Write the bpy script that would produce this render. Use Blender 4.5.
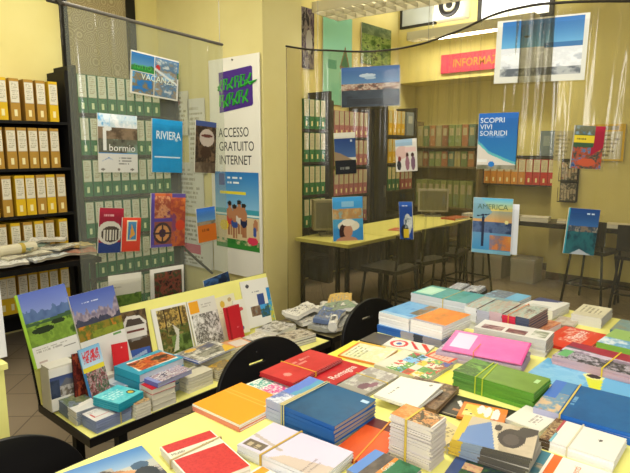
import bpy, math, random
from mathutils import Matrix, Vector
R = math.radians
rnd = random.Random(7)
for o in list(bpy.data.objects):
    bpy.data.objects.remove(o)
SC = bpy.context.scene
COL = SC.collection

# ------------------------------------------------------------------ camera, world, lights, exposure
cam = bpy.data.cameras.new('camera'); camo = bpy.data.objects.new('camera', cam); COL.objects.link(camo)
cam.sensor_width = 36; cam.lens = 550*36/630; cam.clip_start = .05
camo.location = (0, 0, 1.55); camo.rotation_euler = (R(90-8.94), 0, R(40.8-90))
SC.camera = camo
W = bpy.data.worlds.new('world'); SC.world = W; W.use_nodes = True
W.node_tree.nodes['Background'].inputs[0].default_value = (1.0, .97, .93, 1)
W.node_tree.nodes['Background'].inputs[1].default_value = .26
SC.view_settings.view_transform = 'Standard'; SC.view_settings.look = 'None'
SC.view_settings.gamma = 1; SC.view_settings.use_curve_mapping = False
SC.view_settings.exposure = 0.07

def area(name, loc, target, sx, sy, watts, col):
    l = bpy.data.lights.new(name, 'AREA'); l.shape = 'RECTANGLE'; l.size = sx; l.size_y = sy; l.energy = watts; l.color = col
    o = bpy.data.objects.new(name, l); COL.objects.link(o); o.location = loc
    o.rotation_euler = (Vector(target)-Vector(loc)).to_track_quat('-Z', 'Y').to_euler()
    return o
area('daylight_window_left', (-1.9, .3, 2.3), (3, 1.6, 1.2), .5, 1.7, 40, (1, .98, .95))
area('daylight_window_middle', (-1.5, -1.0, 2.3), (3, 1.4, 1.1), .4, 1.7, 28, (1, .98, .95))
area('daylight_window_right', (-.6, -2.2, 2.3), (2.6, 1.4, 1.0), .5, 1.7, 36, (1, .98, .95))

# ------------------------------------------------------------------ materials
def lin(c):
    if isinstance(c, str): c = [int(c[i:i+2], 16)/255 for i in (0, 2, 4)]
    return tuple(x/12.92 if x <= .04045 else ((x+.055)/1.055)**2.4 for x in c)
_M = {}
def mat(c, rough=.5, spec=.3, metal=0, emit=0):
    k = (c, rough, spec, metal, emit)
    if k in _M: return _M[k]
    m = bpy.data.materials.new('paint_'+str(len(_M))); m.use_nodes = True
    b = m.node_tree.nodes['Principled BSDF']
    b.inputs['Base Color'].default_value = (*lin(c), 1); b.inputs['Roughness'].default_value = rough
    b.inputs['Specular IOR Level'].default_value = spec; b.inputs['Metallic'].default_value = metal
    if emit:
        b.inputs['Emission Color'].default_value = (*lin(c), 1); b.inputs['Emission Strength'].default_value = emit
    _M[k] = m; return m
def nodes(name):
    m = bpy.data.materials.new(name); m.use_nodes = True
    return m, m.node_tree.nodes, m.node_tree.links, m.node_tree.nodes['Principled BSDF']
def print_mat(name, rough, spec):
    m, n, l, b = nodes(name); a = n.new('ShaderNodeVertexColor'); a.layer_name = 'Col'
    l.new(a.outputs['Color'], b.inputs['Base Color']); b.inputs['Roughness'].default_value = rough
    b.inputs['Specular IOR Level'].default_value = spec; return m
GLOSSY = print_mat('printed_cover', .33, .35); MATTE = print_mat('printed_matte', .6, .2)
def mottled(name, c0, c1, scale, rough, bump=0):
    m, n, l, b = nodes(name); t = n.new('ShaderNodeTexCoord'); z = n.new('ShaderNodeTexNoise'); z.inputs['Scale'].default_value = scale
    z.inputs['Detail'].default_value = 5; r = n.new('ShaderNodeValToRGB')
    r.color_ramp.elements[0].color = (*lin(c0), 1); r.color_ramp.elements[1].color = (*lin(c1), 1)
    r.color_ramp.elements[0].position = .35; r.color_ramp.elements[1].position = .65
    l.new(t.outputs['Object'], z.inputs['Vector']); l.new(z.outputs['Fac'], r.inputs['Fac']); l.new(r.outputs['Color'], b.inputs['Base Color'])
    b.inputs['Roughness'].default_value = rough; b.inputs['Specular IOR Level'].default_value = .25
    if bump:
        bp = n.new('ShaderNodeBump'); bp.inputs['Strength'].default_value = bump; bp.inputs['Distance'].default_value = .004
        l.new(z.outputs['Fac'], bp.inputs['Height']); l.new(bp.outputs['Normal'], b.inputs['Normal'])
    return m
WALL = mottled('yellow_wall_paint', 'dbce84', 'e0d48c', 2.2, .75, .15)
PIER = mottled('yellow_pier_paint', 'd6ca88', 'dbd090', 2.2, .7, .15)
YTABLE = mottled('yellow_laminate', 'e9e484', 'ece78a', 6, .38)
CEIL = mat('e6e0c8', .8)
BLACK = mat('0d0c0c', .42, .35); BLACKM = mat('12110f', .6, .25); STEEL = mat('8c8a84', .35, .5, .7); PAPER = mat('e9e6dc', .7, .15)
CREAM = mat('e2dcc4', .75, .1); GREYPAGE = mat('b9b2a2', .75, .1); WHITE = mat('f0efe9', .5, .3)
BAND = mat('d8c060', .55, .2); BANDG = mat('c9b56a', .55, .2)
def floor_mat():
    m, n, l, b = nodes('brown_floor_tile'); t = n.new('ShaderNodeTexCoord'); mp = n.new('ShaderNodeMapping'); mp.inputs['Rotation'].default_value = (0, 0, R(47))
    br = n.new('ShaderNodeTexBrick'); br.offset = 0; br.inputs['Scale'].default_value = 1; br.inputs['Brick Width'].default_value = .31; br.inputs['Row Height'].default_value = .31
    br.inputs['Mortar Size'].default_value = .004; br.inputs['Color1'].default_value = (*lin('8d7f6c'), 1); br.inputs['Color2'].default_value = (*lin('877864'), 1)
    br.inputs['Mortar'].default_value = (*lin('5c5042'), 1)
    l.new(t.outputs['Object'], mp.inputs['Vector']); l.new(mp.outputs['Vector'], br.inputs['Vector']); l.new(br.outputs['Color'], b.inputs['Base Color'])
    b.inputs['Roughness'].default_value = .4; return m
FLOOR = floor_mat()
def lace_mat():
    m, n, l, b = nodes('lace_fabric'); t = n.new('ShaderNodeTexCoord'); v = n.new('ShaderNodeTexVoronoi'); v.inputs['Scale'].default_value = 9; v.inputs['Randomness'].default_value = .6
    mt = n.new('ShaderNodeMath'); mt.operation = 'MULTIPLY'; mt.inputs[1].default_value = 42; s = n.new('ShaderNodeMath'); s.operation = 'SINE'
    r = n.new('ShaderNodeValToRGB'); r.color_ramp.elements[0].color = (*lin('94855c'), 1); r.color_ramp.elements[1].color = (*lin('b3a47a'), 1)
    l.new(t.outputs['Object'], v.inputs['Vector']); l.new(v.outputs['Distance'], mt.inputs[0]); l.new(mt.outputs[0], s.inputs[0]); l.new(s.outputs[0], r.inputs['Fac'])
    l.new(r.outputs['Color'], b.inputs['Base Color']); b.inputs['Roughness'].default_value = .8; return m
def clear_mat(name, tint, haze, rough, hazecol, blur=0, ior=1.5):
    m, n, l, b = nodes(name); n.remove(b); out = n['Material Output']
    tr = n.new('ShaderNodeBsdfTransparent'); tr.inputs[0].default_value = (*tint, 1)
    g = n.new('ShaderNodeBsdfGlossy'); g.inputs['Roughness'].default_value = rough; d = n.new('ShaderNodeBsdfDiffuse'); d.inputs[0].default_value = (*lin(hazecol), 1)
    fr = n.new('ShaderNodeFresnel'); fr.inputs['IOR'].default_value = ior
    a = n.new('ShaderNodeMixShader'); a.inputs[0].default_value = haze; c = n.new('ShaderNodeMixShader')
    l.new(tr.outputs[0], a.inputs[1]); l.new(d.outputs[0], a.inputs[2]); l.new(fr.outputs[0], c.inputs[0]); l.new(a.outputs[0], c.inputs[1]); l.new(g.outputs[0], c.inputs[2])
    if blur:
        rf = n.new('ShaderNodeBsdfRefraction'); rf.inputs['IOR'].default_value = 1.0; rf.inputs['Roughness'].default_value = .27; rf.inputs['Color'].default_value = (*tint, 1)
        bm = n.new('ShaderNodeMixShader'); bm.inputs[0].default_value = blur; l.new(tr.outputs[0], bm.inputs[1]); l.new(rf.outputs[0], bm.inputs[2]); l.new(bm.outputs[0], a.inputs[1])
    l.new(c.outputs[0], out.inputs['Surface']); return m
PVC_L = clear_mat('clear_plastic_sheet', (.80, .83, .76), .17, .12, 'b9bda8', .35)
PVC_R = clear_mat('clear_plastic_curtain', (.74, .70, .56), .05, .12, 'd2c796', .5)
POCKET = clear_mat('clear_pocket_film', (.97, .97, .96), .0, .06, 'd8d8d0', 0, 1.16)

# ------------------------------------------------------------------ mesh helpers
class MB:
    def __init__(s): s.v = []; s.f = []; s.m = []
    def quad(s, pts, mi=0):
        i = len(s.v); s.v += [tuple(p) for p in pts]; s.f.append(tuple(range(i, i+len(pts)))); s.m.append(mi)
    def box(s, x0, x1, y0, y1, z0, z1, mi=0, top=None):
        i = len(s.v); s.v += [(x, y, z) for z in (z0, z1) for x, y in ((x0, y0), (x1, y0), (x1, y1), (x0, y1))]
        s.f += [(i+3, i+2, i+1, i), (i+4, i+5, i+6, i+7)] + [(i+k, i+(k+1) % 4, i+4+(k+1) % 4, i+4+k) for k in range(4)]
        s.m += [mi, mi if top is None else top] + [mi]*4
    def slab(s, x0, x1, y0, y1, z0, z1, nx, ny, mi=0, d=None):
        d = d or (lambda x, y: 0); i = len(s.v)
        for z in (z0, z1):
            for b in range(ny+1):
                for a in range(nx+1):
                    x = x0+(x1-x0)*a/nx; y = y0+(y1-y0)*b/ny; s.v.append((x, y, z+d(x, y)))
        n = (nx+1)*(ny+1); I = lambda a, b, k: i+k*n+b*(nx+1)+a
        for b in range(ny):
            for a in range(nx):
                s.f.append((I(a, b, 1), I(a+1, b, 1), I(a+1, b+1, 1), I(a, b+1, 1))); s.f.append((I(a, b+1, 0), I(a+1, b+1, 0), I(a+1, b, 0), I(a, b, 0)))
        for a in range(nx): s.f += [(I(a, 0, 0), I(a+1, 0, 0), I(a+1, 0, 1), I(a, 0, 1)), (I(a+1, ny, 0), I(a, ny, 0), I(a, ny, 1), I(a+1, ny, 1))]
        for b in range(ny): s.f += [(I(0, b+1, 0), I(0, b, 0), I(0, b, 1), I(0, b+1, 1)), (I(nx, b, 0), I(nx, b+1, 0), I(nx, b+1, 1), I(nx, b, 1))]
        s.m += [mi]*(len(s.f)-len(s.m))
    def tube(s, path, r, n=8, mi=0, closed=False):
        P = [Vector(p) for p in path]; k = len(P); i0 = len(s.v)
        for j, p in enumerate(P):
            t = (P[(j+1) % k]-P[j-1]) if closed else (P[min(j+1, k-1)]-P[max(j-1, 0)])
            t.normalize(); u = t.orthogonal() if abs(t.z) > .95 else t.cross(Vector((0, 0, 1))); u.normalize(); w = t.cross(u)
            for a in range(n): s.v.append(tuple(p+r*(math.cos(2*math.pi*a/n)*u+math.sin(2*math.pi*a/n)*w)))
        for j in range(k if closed else k-1):
            for a in range(n):
                q = (j+1) % k; s.f.append((i0+j*n+a, i0+j*n+(a+1) % n, i0+q*n+(a+1) % n, i0+q*n+a))
        if not closed:
            s.f += [tuple(range(i0+n-1, i0-1, -1)), tuple(range(i0+(k-1)*n, i0+k*n))]
        s.m += [mi]*(len(s.f)-len(s.m))
    def prism(s, poly, z0, z1, mi=0):
        i = len(s.v); n = len(poly); s.v += [(x, y, z0) for x, y in poly]+[(x, y, z1) for x, y in poly]
        s.f += [tuple(range(i+n-1, i-1, -1)), tuple(range(i+n, i+2*n))]+[(i+k, i+(k+1) % n, i+n+(k+1) % n, i+n+k) for k in range(n)]
        s.m += [mi]*(n+2)
    def mesh(s, name, mats, smooth=False):
        me = bpy.data.meshes.new(name); me.from_pydata(s.v, [], s.f)
        for m in (mats if isinstance(mats, (list, tuple)) else [mats]): me.materials.append(m)
        me.polygons.foreach_set('material_index', s.m)
        if smooth: me.polygons.foreach_set('use_smooth', [True]*len(s.f))
        me.update(); return me
    def build(s, name, mats, parent=None, mtx=None, smooth=False): return put(name, s.mesh(name, mats, smooth), parent, mtx)
def put(name, me, parent=None, mtx=None):
    o = bpy.data.objects.new(name, me); COL.objects.link(o)
    if parent: o.parent = parent
    if mtx is not None: o.matrix_local = mtx
    return o
def tag(o, label, cat, group=None, kind=None):
    o['label'] = label; o['category'] = cat
    if group: o['group'] = group
    if kind: o['kind'] = kind
    return o
def thing(name, label, cat, group=None, mtx=None): return tag(put(name, None, None, mtx), label, cat, group)
def struct(name, mb, m, smooth=False, label=None):
    o = mb.build(name, m, smooth=smooth); o['kind'] = 'structure'
    if label: o['label'] = label
    return o
def frame(loc, head=0, lean=0, roll=0): return Matrix.Translation(loc) @ Matrix.Rotation(R(head), 4, 'Z') @ Matrix.Rotation(R(90-lean), 4, 'X') @ Matrix.Rotation(R(roll), 4, 'Z')
def flat(loc, rot=0): return Matrix.Translation(loc) @ Matrix.Rotation(R(rot), 4, 'Z')
def copy_tree(o, parent=None):
    c = o.copy(); COL.objects.link(c)
    if parent: c.parent = parent
    for ch in o.children: copy_tree(ch, c)
    return c
_T = {}
def text(body, size, x, y, z, col, parent, rot=0, name='title', align='CENTER', sx=1, bold=0, rough=.5):
    k = (body, align, bold)
    if k not in _T:
        cu = bpy.data.curves.new('t', 'FONT'); cu.body = body; cu.align_x = align; cu.size = 1; cu.resolution_u = 3; cu.offset = bold; cu.space_line = .85
        to = bpy.data.objects.new('t', cu); COL.objects.link(to); me = bpy.data.meshes.new_from_object(to.evaluated_get(bpy.context.evaluated_depsgraph_get())); bpy.data.objects.remove(to); _T[k] = me
    me = _T[k].copy(); me.materials.clear(); me.materials.append(mat(col, rough))
    return put(name, me, parent, Matrix.Translation((x, y, z)) @ Matrix.Rotation(R(rot), 4, 'Z') @ Matrix.Diagonal((size*sx, size, size, 1)))

# ------------------------------------------------------------------ printed artwork: a list of layers painted on a fine grid (s to the right, t upwards, both 0..1)
def _h(i, j, k): 
    x = math.sin(i*127.1+j*311.7+k*74.7)*43758.5453; return x-math.floor(x)
def vn(x, y, k=0):
    i, j = math.floor(x), math.floor(y); a, b = x-i, y-j; a = a*a*(3-2*a); b = b*b*(3-2*b)
    return (_h(i, j, k)*(1-a)+_h(i+1, j, k)*a)*(1-b)+(_h(i, j+1, k)*(1-a)+_h(i+1, j+1, k)*a)*b
def fbm(x, y, k=0): return .46*vn(x, y, k)+.27*vn(2.1*x, 2.1*y, k+5)+.17*vn(4.6*x, 4.6*y, k+9)+.13*vn(10.3*x, 10.3*y, k+2)-.015
def hx(c): return tuple(int(c[i:i+2], 16)/255 for i in (0, 2, 4))
def mixc(a, b, f): return tuple(p+(q-p)*f for p, q in zip(a, b))
def paint(L, s, t):
    c = (1, 1, 1)
    for q in L:
        k = q[0]
        if k == 'bg': c = hx(q[1])
        elif k == 'grad':                                         # t0,t1,c0,c1
            if q[1] <= t <= q[2]: c = mixc(hx(q[3]), hx(q[4]), (t-q[1])/(q[2]-q[1]))
        elif k == 'r':                                            # s0,s1,t0,t1,c
            if q[1] <= s <= q[2] and q[3] <= t <= q[4]: c = hx(q[5])
        elif k == 'e':                                            # cs,ct,rs,rt,c
            if ((s-q[1])/q[3])**2+((t-q[2])/q[4])**2 <= 1: c = hx(q[5])
        elif k == 'n':                                            # s0,s1,t0,t1,scale,seed,palette
            if q[1] <= s <= q[2] and q[3] <= t <= q[4]:
                p = q[7]; f = min(.9999, max(0, (fbm(s*q[5], t*q[5]*1.3, q[6])-.22)/.56))*(len(p)-1); i = int(f); c = mixc(hx(p[i]), hx(p[min(i+1, len(p)-1)]), min(1, (f-i)*1.6))
        elif k == 'm':                                            # mountain: t0, base t, amp, freq, seed, c, snow c
            if q[2] <= t <= q[1]+q[3]*(fbm(s*q[4], .3, q[5])+.35*vn(s*q[4]*4, 2, q[5])-.5):
                f = vn(s*q[4]*5, t*q[4]*5, q[5]+3); c = mixc(hx(q[6]), hx(q[7]), f)
        elif k == 'p':                                            # polygon pts, c
            P = q[1]; ins = False
            for i in range(len(P)):
                (x0, y0), (x1, y1) = P[i-1], P[i]
                if (y0 > t) != (y1 > t) and s < (x1-x0)*(t-y0)/(y1-y0)+x0: ins = not ins
            if ins: c = hx(q[2])
        elif k == 'tx':                                           # small print: s0,s1,t0,t1,rows,c
            if q[1] <= s <= q[2] and q[3] <= t <= q[4]:
                v = (t-q[3])/(q[4]-q[3])*q[5]; 
                if .25 < v % 1 < .75 and vn(s*60, int(v)*7, 3) > .3 and s < q[2]-(q[2]-q[1])*.4*_h(int(v), 2, 1): c = hx(q[6])
        elif k == 'mos':                                          # mosaic of pictures: s0,s1,t0,t1,nx,ny,seed,palette
            if q[1] <= s <= q[2] and q[3] <= t <= q[4]:
                i = int((s-q[1])/(q[2]-q[1])*q[5]); j = int((t-q[3])/(q[4]-q[3])*q[6]); p = q[8]; c0 = hx(p[int(_h(i, j, q[7])*len(p))]); c1 = hx(p[int(_h(j, i, q[7]+4)*len(p))])
                c = mixc(c0, c1, 1 if vn(s*25, t*25, q[7]) > .62 else 0)
    return c
def art_mesh(w, h, L, nx=0, ny=0, d=None, z=0):
    nx = nx or max(10, min(64, int(w/.0036))); ny = ny or max(10, min(80, int(h/.0036))); d = d or (lambda x, y: 0)
    v = [(w*(a/nx-.5), h*(b/ny-.5), z+d(w*(a/nx-.5), h*(b/ny-.5))) for b in range(ny+1) for a in range(nx+1)]
    f = [(b*(nx+1)+a, b*(nx+1)+a+1, (b+1)*(nx+1)+a+1, (b+1)*(nx+1)+a) for b in range(ny) for a in range(nx)]
    me = bpy.data.meshes.new('cover'); me.from_pydata(v, [], f); ca = me.color_attributes.new('Col', 'FLOAT_COLOR', 'CORNER')
    cols = []
    for b in range(ny):
        for a in range(nx): cols += [*lin(paint(L, (a+.5)/nx, (b+.5)/ny)), 1]*4
    ca.data.foreach_set('color', cols); return me
def art(name, w, h, L, parent, mtx=None, m=None, d=None, z=0, nx=0, ny=0):
    me = art_mesh(w, h, L, nx, ny, d, z); me.materials.append(m or GLOSSY); return put(name, me, parent, mtx)

# ------------------------------------------------------------------ booklets
def body_mesh(w, h, t, cov, page, spine='L', segs=None, d=None, name='booklet'):
    mb = MB(); ms = [cov, page]; n = 8 if d else 1; X, Y = w/2, h/2; ct = min(.0009, t*.22); i = .0018
    sx0, sx1, sy0, sy1 = [i*(spine != k) for k in 'LRBT']
    mb.slab(-X, X, -Y, Y, 0, ct, n, n, 0, d); mb.slab(-X, X, -Y, Y, t-ct, t, n, n, 0, d)
    mb.slab(-X+sx0, X-sx1, -Y+sy0, Y-sy1, ct, t-ct, n, n, 1, d)
    sp = .0011
    if spine == 'L':
        for a, b, c in (segs or [(0, 1, None)]):
            k = 0
            if c: ms.append(c); k = len(ms)-1
            mb.slab(-X-sp, -X+.001, -Y+h*a, -Y+h*b, 0, t, 1, n, k, d)
    elif spine == 'B':
        for a, b, c in (segs or [(0, 1, None)]):
            k = 0
            if c: ms.append(c); k = len(ms)-1
            mb.slab(-X+w*a, -X+w*b, -Y-sp, -Y+.001, 0, t, n, 1, k, d)
    elif spine == 'R': mb.slab(X-.001, X+sp, -Y, Y, 0, t, 1, n, 0, d)
    elif spine == 'T': mb.slab(-X, X, Y-.001, Y+sp, 0, t, n, 1, 0, d)
    return mb.mesh(name, ms)
def booklet(name, label, cat, mtx, w, h, t, cov, A, page=PAPER, spine='L', segs=None, d=None, group=None, texts=(), m=None):
    o = put(name, body_mesh(w, h, t, cov, page, spine, segs, d, name), None, mtx); tag(o, label, cat, group)
    cv = art('cover', w-.0006, h-.0006, A, o, None, m, d, t+.0004) if A else o
    for q in texts: text(q[0], q[1], q[2]*w, q[3]*h, t+.0008+(d(q[2]*w, q[3]*h) if d else 0), q[4], cv, *q[5:])
    return o
def stack(name, cat, top, under, group, x, y, w, h, rot, n, t, cov, A, page=PAPER, spine='L', segs=None, z=.74, texts=(), jit=1.0, top_d=None, m=None, fan=0, under_cov=None):
    """n equal booklets piled up at x, y; the topmost carries its printed cover. Returns the height of the pile's top."""
    proto = None
    for k in range(n-1):
        mtx = flat((x+rnd.uniform(-.002, .002)*jit, y+rnd.uniform(-.0025, .0025)*jit, z+k*t), rot+rnd.uniform(-1.1, 1.1)*jit+fan*(k-(n-1)))
        if proto is None:
            proto = put(name, body_mesh(w, h, t*(.93 if t > .004 else .97), under_cov or cov, page, spine, segs, None, name), None, mtx); tag(proto, under, cat, group)
        else:
            c = proto.copy(); COL.objects.link(c); c.matrix_local = mtx
    booklet(name, top, cat, flat((x, y, z+(n-1)*t), rot), w, h, t*(.93 if t > .004 else .97), cov, A, page, spine, segs, top_d, group, texts, m)
    return z+n*t
def band(label, x, y, w, h, rot, z0, z1, at, along='x', m=None, wd=.004, group=None, tilt=0):
    """rubber band: a flat loop round a pile, crossing at fraction `at`; along='x' runs over the top parallel to local x."""
    mb = MB(); e = .0022; hw = (w if along == 'x' else h)/2+.006; c = ((at-.5)*(h if along == 'x' else w)); dz = .0019
    prof = [(-hw, z0+.001), (hw, z0+.001), (hw, z1+dz), (-hw, z1+dz)]; inn = [(-hw+e, z0+.0005), (hw-e, z0+.0005), (hw-e, z1+dz-.0009), (-hw+e, z1+dz-.0009)]
    P = lambda q, s: ((q[0], c+s*wd/2+tilt*q[0], q[1]) if along == 'x' else (c+s*wd/2+tilt*q[0], q[0], q[1]))
    for k in range(4):
        a, b = prof[k], prof[(k+1) % 4]; ia, ib = inn[k], inn[(k+1) % 4]
        mb.quad([P(a, -1), P(b, -1), P(b, 1), P(a, 1)]); mb.quad([P(ia, 1), P(ib, 1), P(ib, -1), P(ia, -1)])
        mb.quad([P(a, 1), P(b, 1), P(ib, 1), P(ia, 1)]); mb.quad([P(b, -1), P(a, -1), P(ia, -1), P(ib, -1)])
    o = mb.build('rubber_band', m or BAND, None, flat((x, y, 0), rot)); return tag(o, label, 'rubber band', group)

# ------------------------------------------------------------------ room shell
def sbox(name, x0, x1, y0, y1, z0, z1, m):
    b = MB(); b.box(x0, x1, y0, y1, z0, z1); return struct(name, b, m)
sbox('floor', -2.5, 7.9, -3, 5.1, -.1, 0, FLOOR)
sbox('ceiling', -2.5, 7.9, -3, 5.1, 3.9, 4.0, CEIL)
sbox('wall_left', -2.5, 3.31, 4.93, 5.1, 0, 3.9, WALL)
sbox('wall_pier', 3.31, 3.79, 3.43, 5.1, 0, 3.9, PIER)
sbox('wall_left_inner', 3.79, 7.9, 4.34, 5.1, 0, 3.9, WALL)
sbox('wall_back', 7.3, 7.5, 2.15, 4.34, 0, 2.47, WALL)
sbox('wall_back_upper', 6.8, 7.5, 2.15, 4.34, 2.47, 3.9, WALL)
sbox('wall_back_right', 6.8, 7.5, -3, 2.15, 0, 3.9, WALL)
sbox('baseboard_back', 6.786, 6.8, -3, 2.15, 0, .09, mat('4a3a26', .5))
sbox('baseboard_recess', 7.286, 7.3, 2.15, 4.34, 0, .09, mat('4a3a26', .5))

def window(name, y0, y1, z0, z1, pane, fr, w=.05):
    b = MB(); X0, X1 = 6.765, 6.8
    b.box(X0, X1, y0, y1, z1-w, z1); b.box(X0, X1, y0, y1, z0, z0+w); b.box(X0, X1, y0, y0+w, z0+w, z1-w); b.box(X0, X1, y1-w, y1, z0+w, z1-w)
    o = struct(name, b, fr); p = MB(); p.box(6.782, 6.79, y0+w, y1-w, z0+w, z1-w); p.build('window_pane', pane, o); return o
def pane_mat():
    m, n, l, b = nodes('pane_painted_reflection'); t = n.new('ShaderNodeTexCoord'); z = n.new('ShaderNodeTexNoise'); z.inputs['Scale'].default_value = 1.8
    r = n.new('ShaderNodeValToRGB'); r.color_ramp.elements[0].color = (*lin('8f9692'), 1); r.color_ramp.elements[1].color = (*lin('e2eaec'), 1)  # pale ramp paints the bright reflection into the glass colour
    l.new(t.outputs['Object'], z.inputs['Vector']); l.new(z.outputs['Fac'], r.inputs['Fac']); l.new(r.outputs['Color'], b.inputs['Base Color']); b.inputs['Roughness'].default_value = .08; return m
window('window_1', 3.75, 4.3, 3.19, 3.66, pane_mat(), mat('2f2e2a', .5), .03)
window('window_2', 2.25, 3.17, 3.06, 3.75, mat('f4f8fa', .3, .3, 0, 1.6), mat('3b3a36', .5))

# ------------------------------------------------------------------ ceiling lamps
def lamp(x, y, z, L, label, watts, W2=.23, rot=0):
    o = thing('fluorescent_lamp', label, 'lamp', None, flat((x, y, z), rot))
    b = MB(); h = L/2
    b.box(-W2, W2, -h, h, .085, .10); b.box(-W2, -W2+.012, -h, h, 0, .085); b.box(W2-.012, W2, -h, h, 0, .085); b.box(-W2, W2, -h, -h+.01, 0, .085); b.box(-W2, W2, h-.01, h, 0, .085)
    b.build('housing', mat('cfc9b0', .4, .4), o)
    g = MB(); n = int(L/.115)
    for k in range(1, n): g.box(-W2+.012, W2-.012, -h+L*k/n-.004, -h+L*k/n+.004, .004, .045)
    g.box(-.006, .006, -h+.01, h-.01, .004, .045); g.build('louvre', mat('b4ae96', .35, .5), o)
    for s in (-1, 1):
        t = MB(); t.tube([(s*W2*.48, -h+.03, .06), (s*W2*.48, h-.03, .06)], .014, 8); t.build('tube', mat('fff6d8', .4, .2, 0, 5), o)
    for s in (-1, 1):
        w = MB(); w.tube([(0, s*h*.6, .1), (0, s*h*.6, 3.9-z)], .004, 6); w.build('suspension_wire', STEEL, o)
    l = area('lamp_light', (x, y, z-.01), (x, y, 0), W2*1.7, L, watts*.85, (1, .96, .87)); u = area('added_uplight', (x, y, z+.14), (x, y, 3.9), W2*1.7, L, watts*.8, (1, .96, .87)); return o  # extra upward light above the closed housing, added to brighten the upper walls
lamp(4.6, 2.85, 2.89, 1.85, 'louvred fluorescent lamp hanging nearest behind the wavy curtain', 26, .23, 4.4)
lamp(6.4, 3.1, 2.93, 1.6, 'louvred fluorescent lamp hanging farther back before the red sign', 26, .09)
lamp(1.35, 1.2, 3.1, 1.7, 'added unseen louvred fluorescent lamp above the brochure table', 46)  # unseen fixture, added to light the table from above
lamp(1.9, 3.75, 3.1, 1.2, 'added unseen louvred fluorescent lamp before the yellow binder rack', 25)  # unseen fixture, added to light the rack and left wall

# ------------------------------------------------------------------ fittings high on the back wall
o = thing('air_conditioner', 'white air conditioning unit with black round fan between the high windows', 'air conditioner', None, frame((6.8, 3.49, 3.19), -90))
b = MB(); b.box(-.2, .2, 0, .42, 0, .22); b.build('casing', mat('d8d4bd', .5), o)
b = MB(); b.tube([(.03+.115*math.cos(a*math.pi/12), .15+.115*math.sin(a*math.pi/12), .225) for a in range(24)], .03, 8, 0, True); fr = b.build('fan_ring', mat('1c1b19', .5), o)
b = MB(); b.prism([(.03+.04*math.cos(a*math.pi/8), .15+.04*math.sin(a*math.pi/8)) for a in range(16)], .219, .24); b.build('fan_hub', mat('2a2926', .5), fr)
o = tag(put('information_sign', art_mesh(1.16, .235, [('bg', 'd0405e')], 2, 2), None, frame((6.765, 3.07, 2.66), -90)), 'red sign with orange INFORMAZIONI lettering above the recess', 'sign')
o.data.materials.append(MATTE)
b = MB(); b.box(-.58, .58, -.1175, .1175, -.03, -.001); b.build('backing', mat('d0405e', .5), o)
text('INFORMAZIONI', .14, .02, -.05, .002, 'e08a3a', o, name='lettering', sx=.86, bold=.012)
def poster(name, label, cat, mtx, w, h, A, th=.008, m=None, texts=(), nx=0, ny=0):
    o = booklet(name, label, cat, mtx, w, h, th, mat('d9d5c8'), None, mat('d9d5c8'), None); art('print', w, h, A, o, None, m or MATTE, None, th+.0006, nx, ny)
    for q in texts: text(q[0], q[1], q[2]*w, q[3]*h, th+.0014, q[4], o, *q[5:])
    return o
IW = 4.34-.012
poster('poster', 'tall dark abstract poster high on the wall beside the pillar', 'poster', frame((4.88, IW, 2.8), 0), .22, .66, [('bg', '3a3440'), ('n', 0, 1, 0, 1, 5, 3, ['17151a', '4a3a4c', '8a8078', '1d1a20']), ('e', .6, .45, .25, .2, 'a8a49a')])
poster('poster', 'turquoise poster with a triangular tree high on the inner wall', 'poster', frame((5.43, IW, 2.62), 0), .56, 1.05, [('bg', '8fd0b4'), ('n', 0, 1, 0, .25, 3, 5, ['7cc4a8', '93d6ba']), ('p', [(.55, .42), (.95, .4), (.76, .68)], '8a6f4a'), ('p', [(.6, .45), (.9, .43), (.76, .62)], '3f7a52'), ('r', .15, .45, .4, .5, '59a58a')])
poster('poster', 'green woodland poster high on the inner wall near the corner', 'poster', frame((6.25, IW, 2.9), 0), .68, .5, [('bg', '6d8a4a'), ('n', 0, 1, 0, .75, 7, 8, ['2f4a22', '5d7c3a', '8fa45c', '3a4a2a']), ('n', 0, 1, .75, 1, 4, 2, ['8a9a70', '55684a'])])

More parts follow.
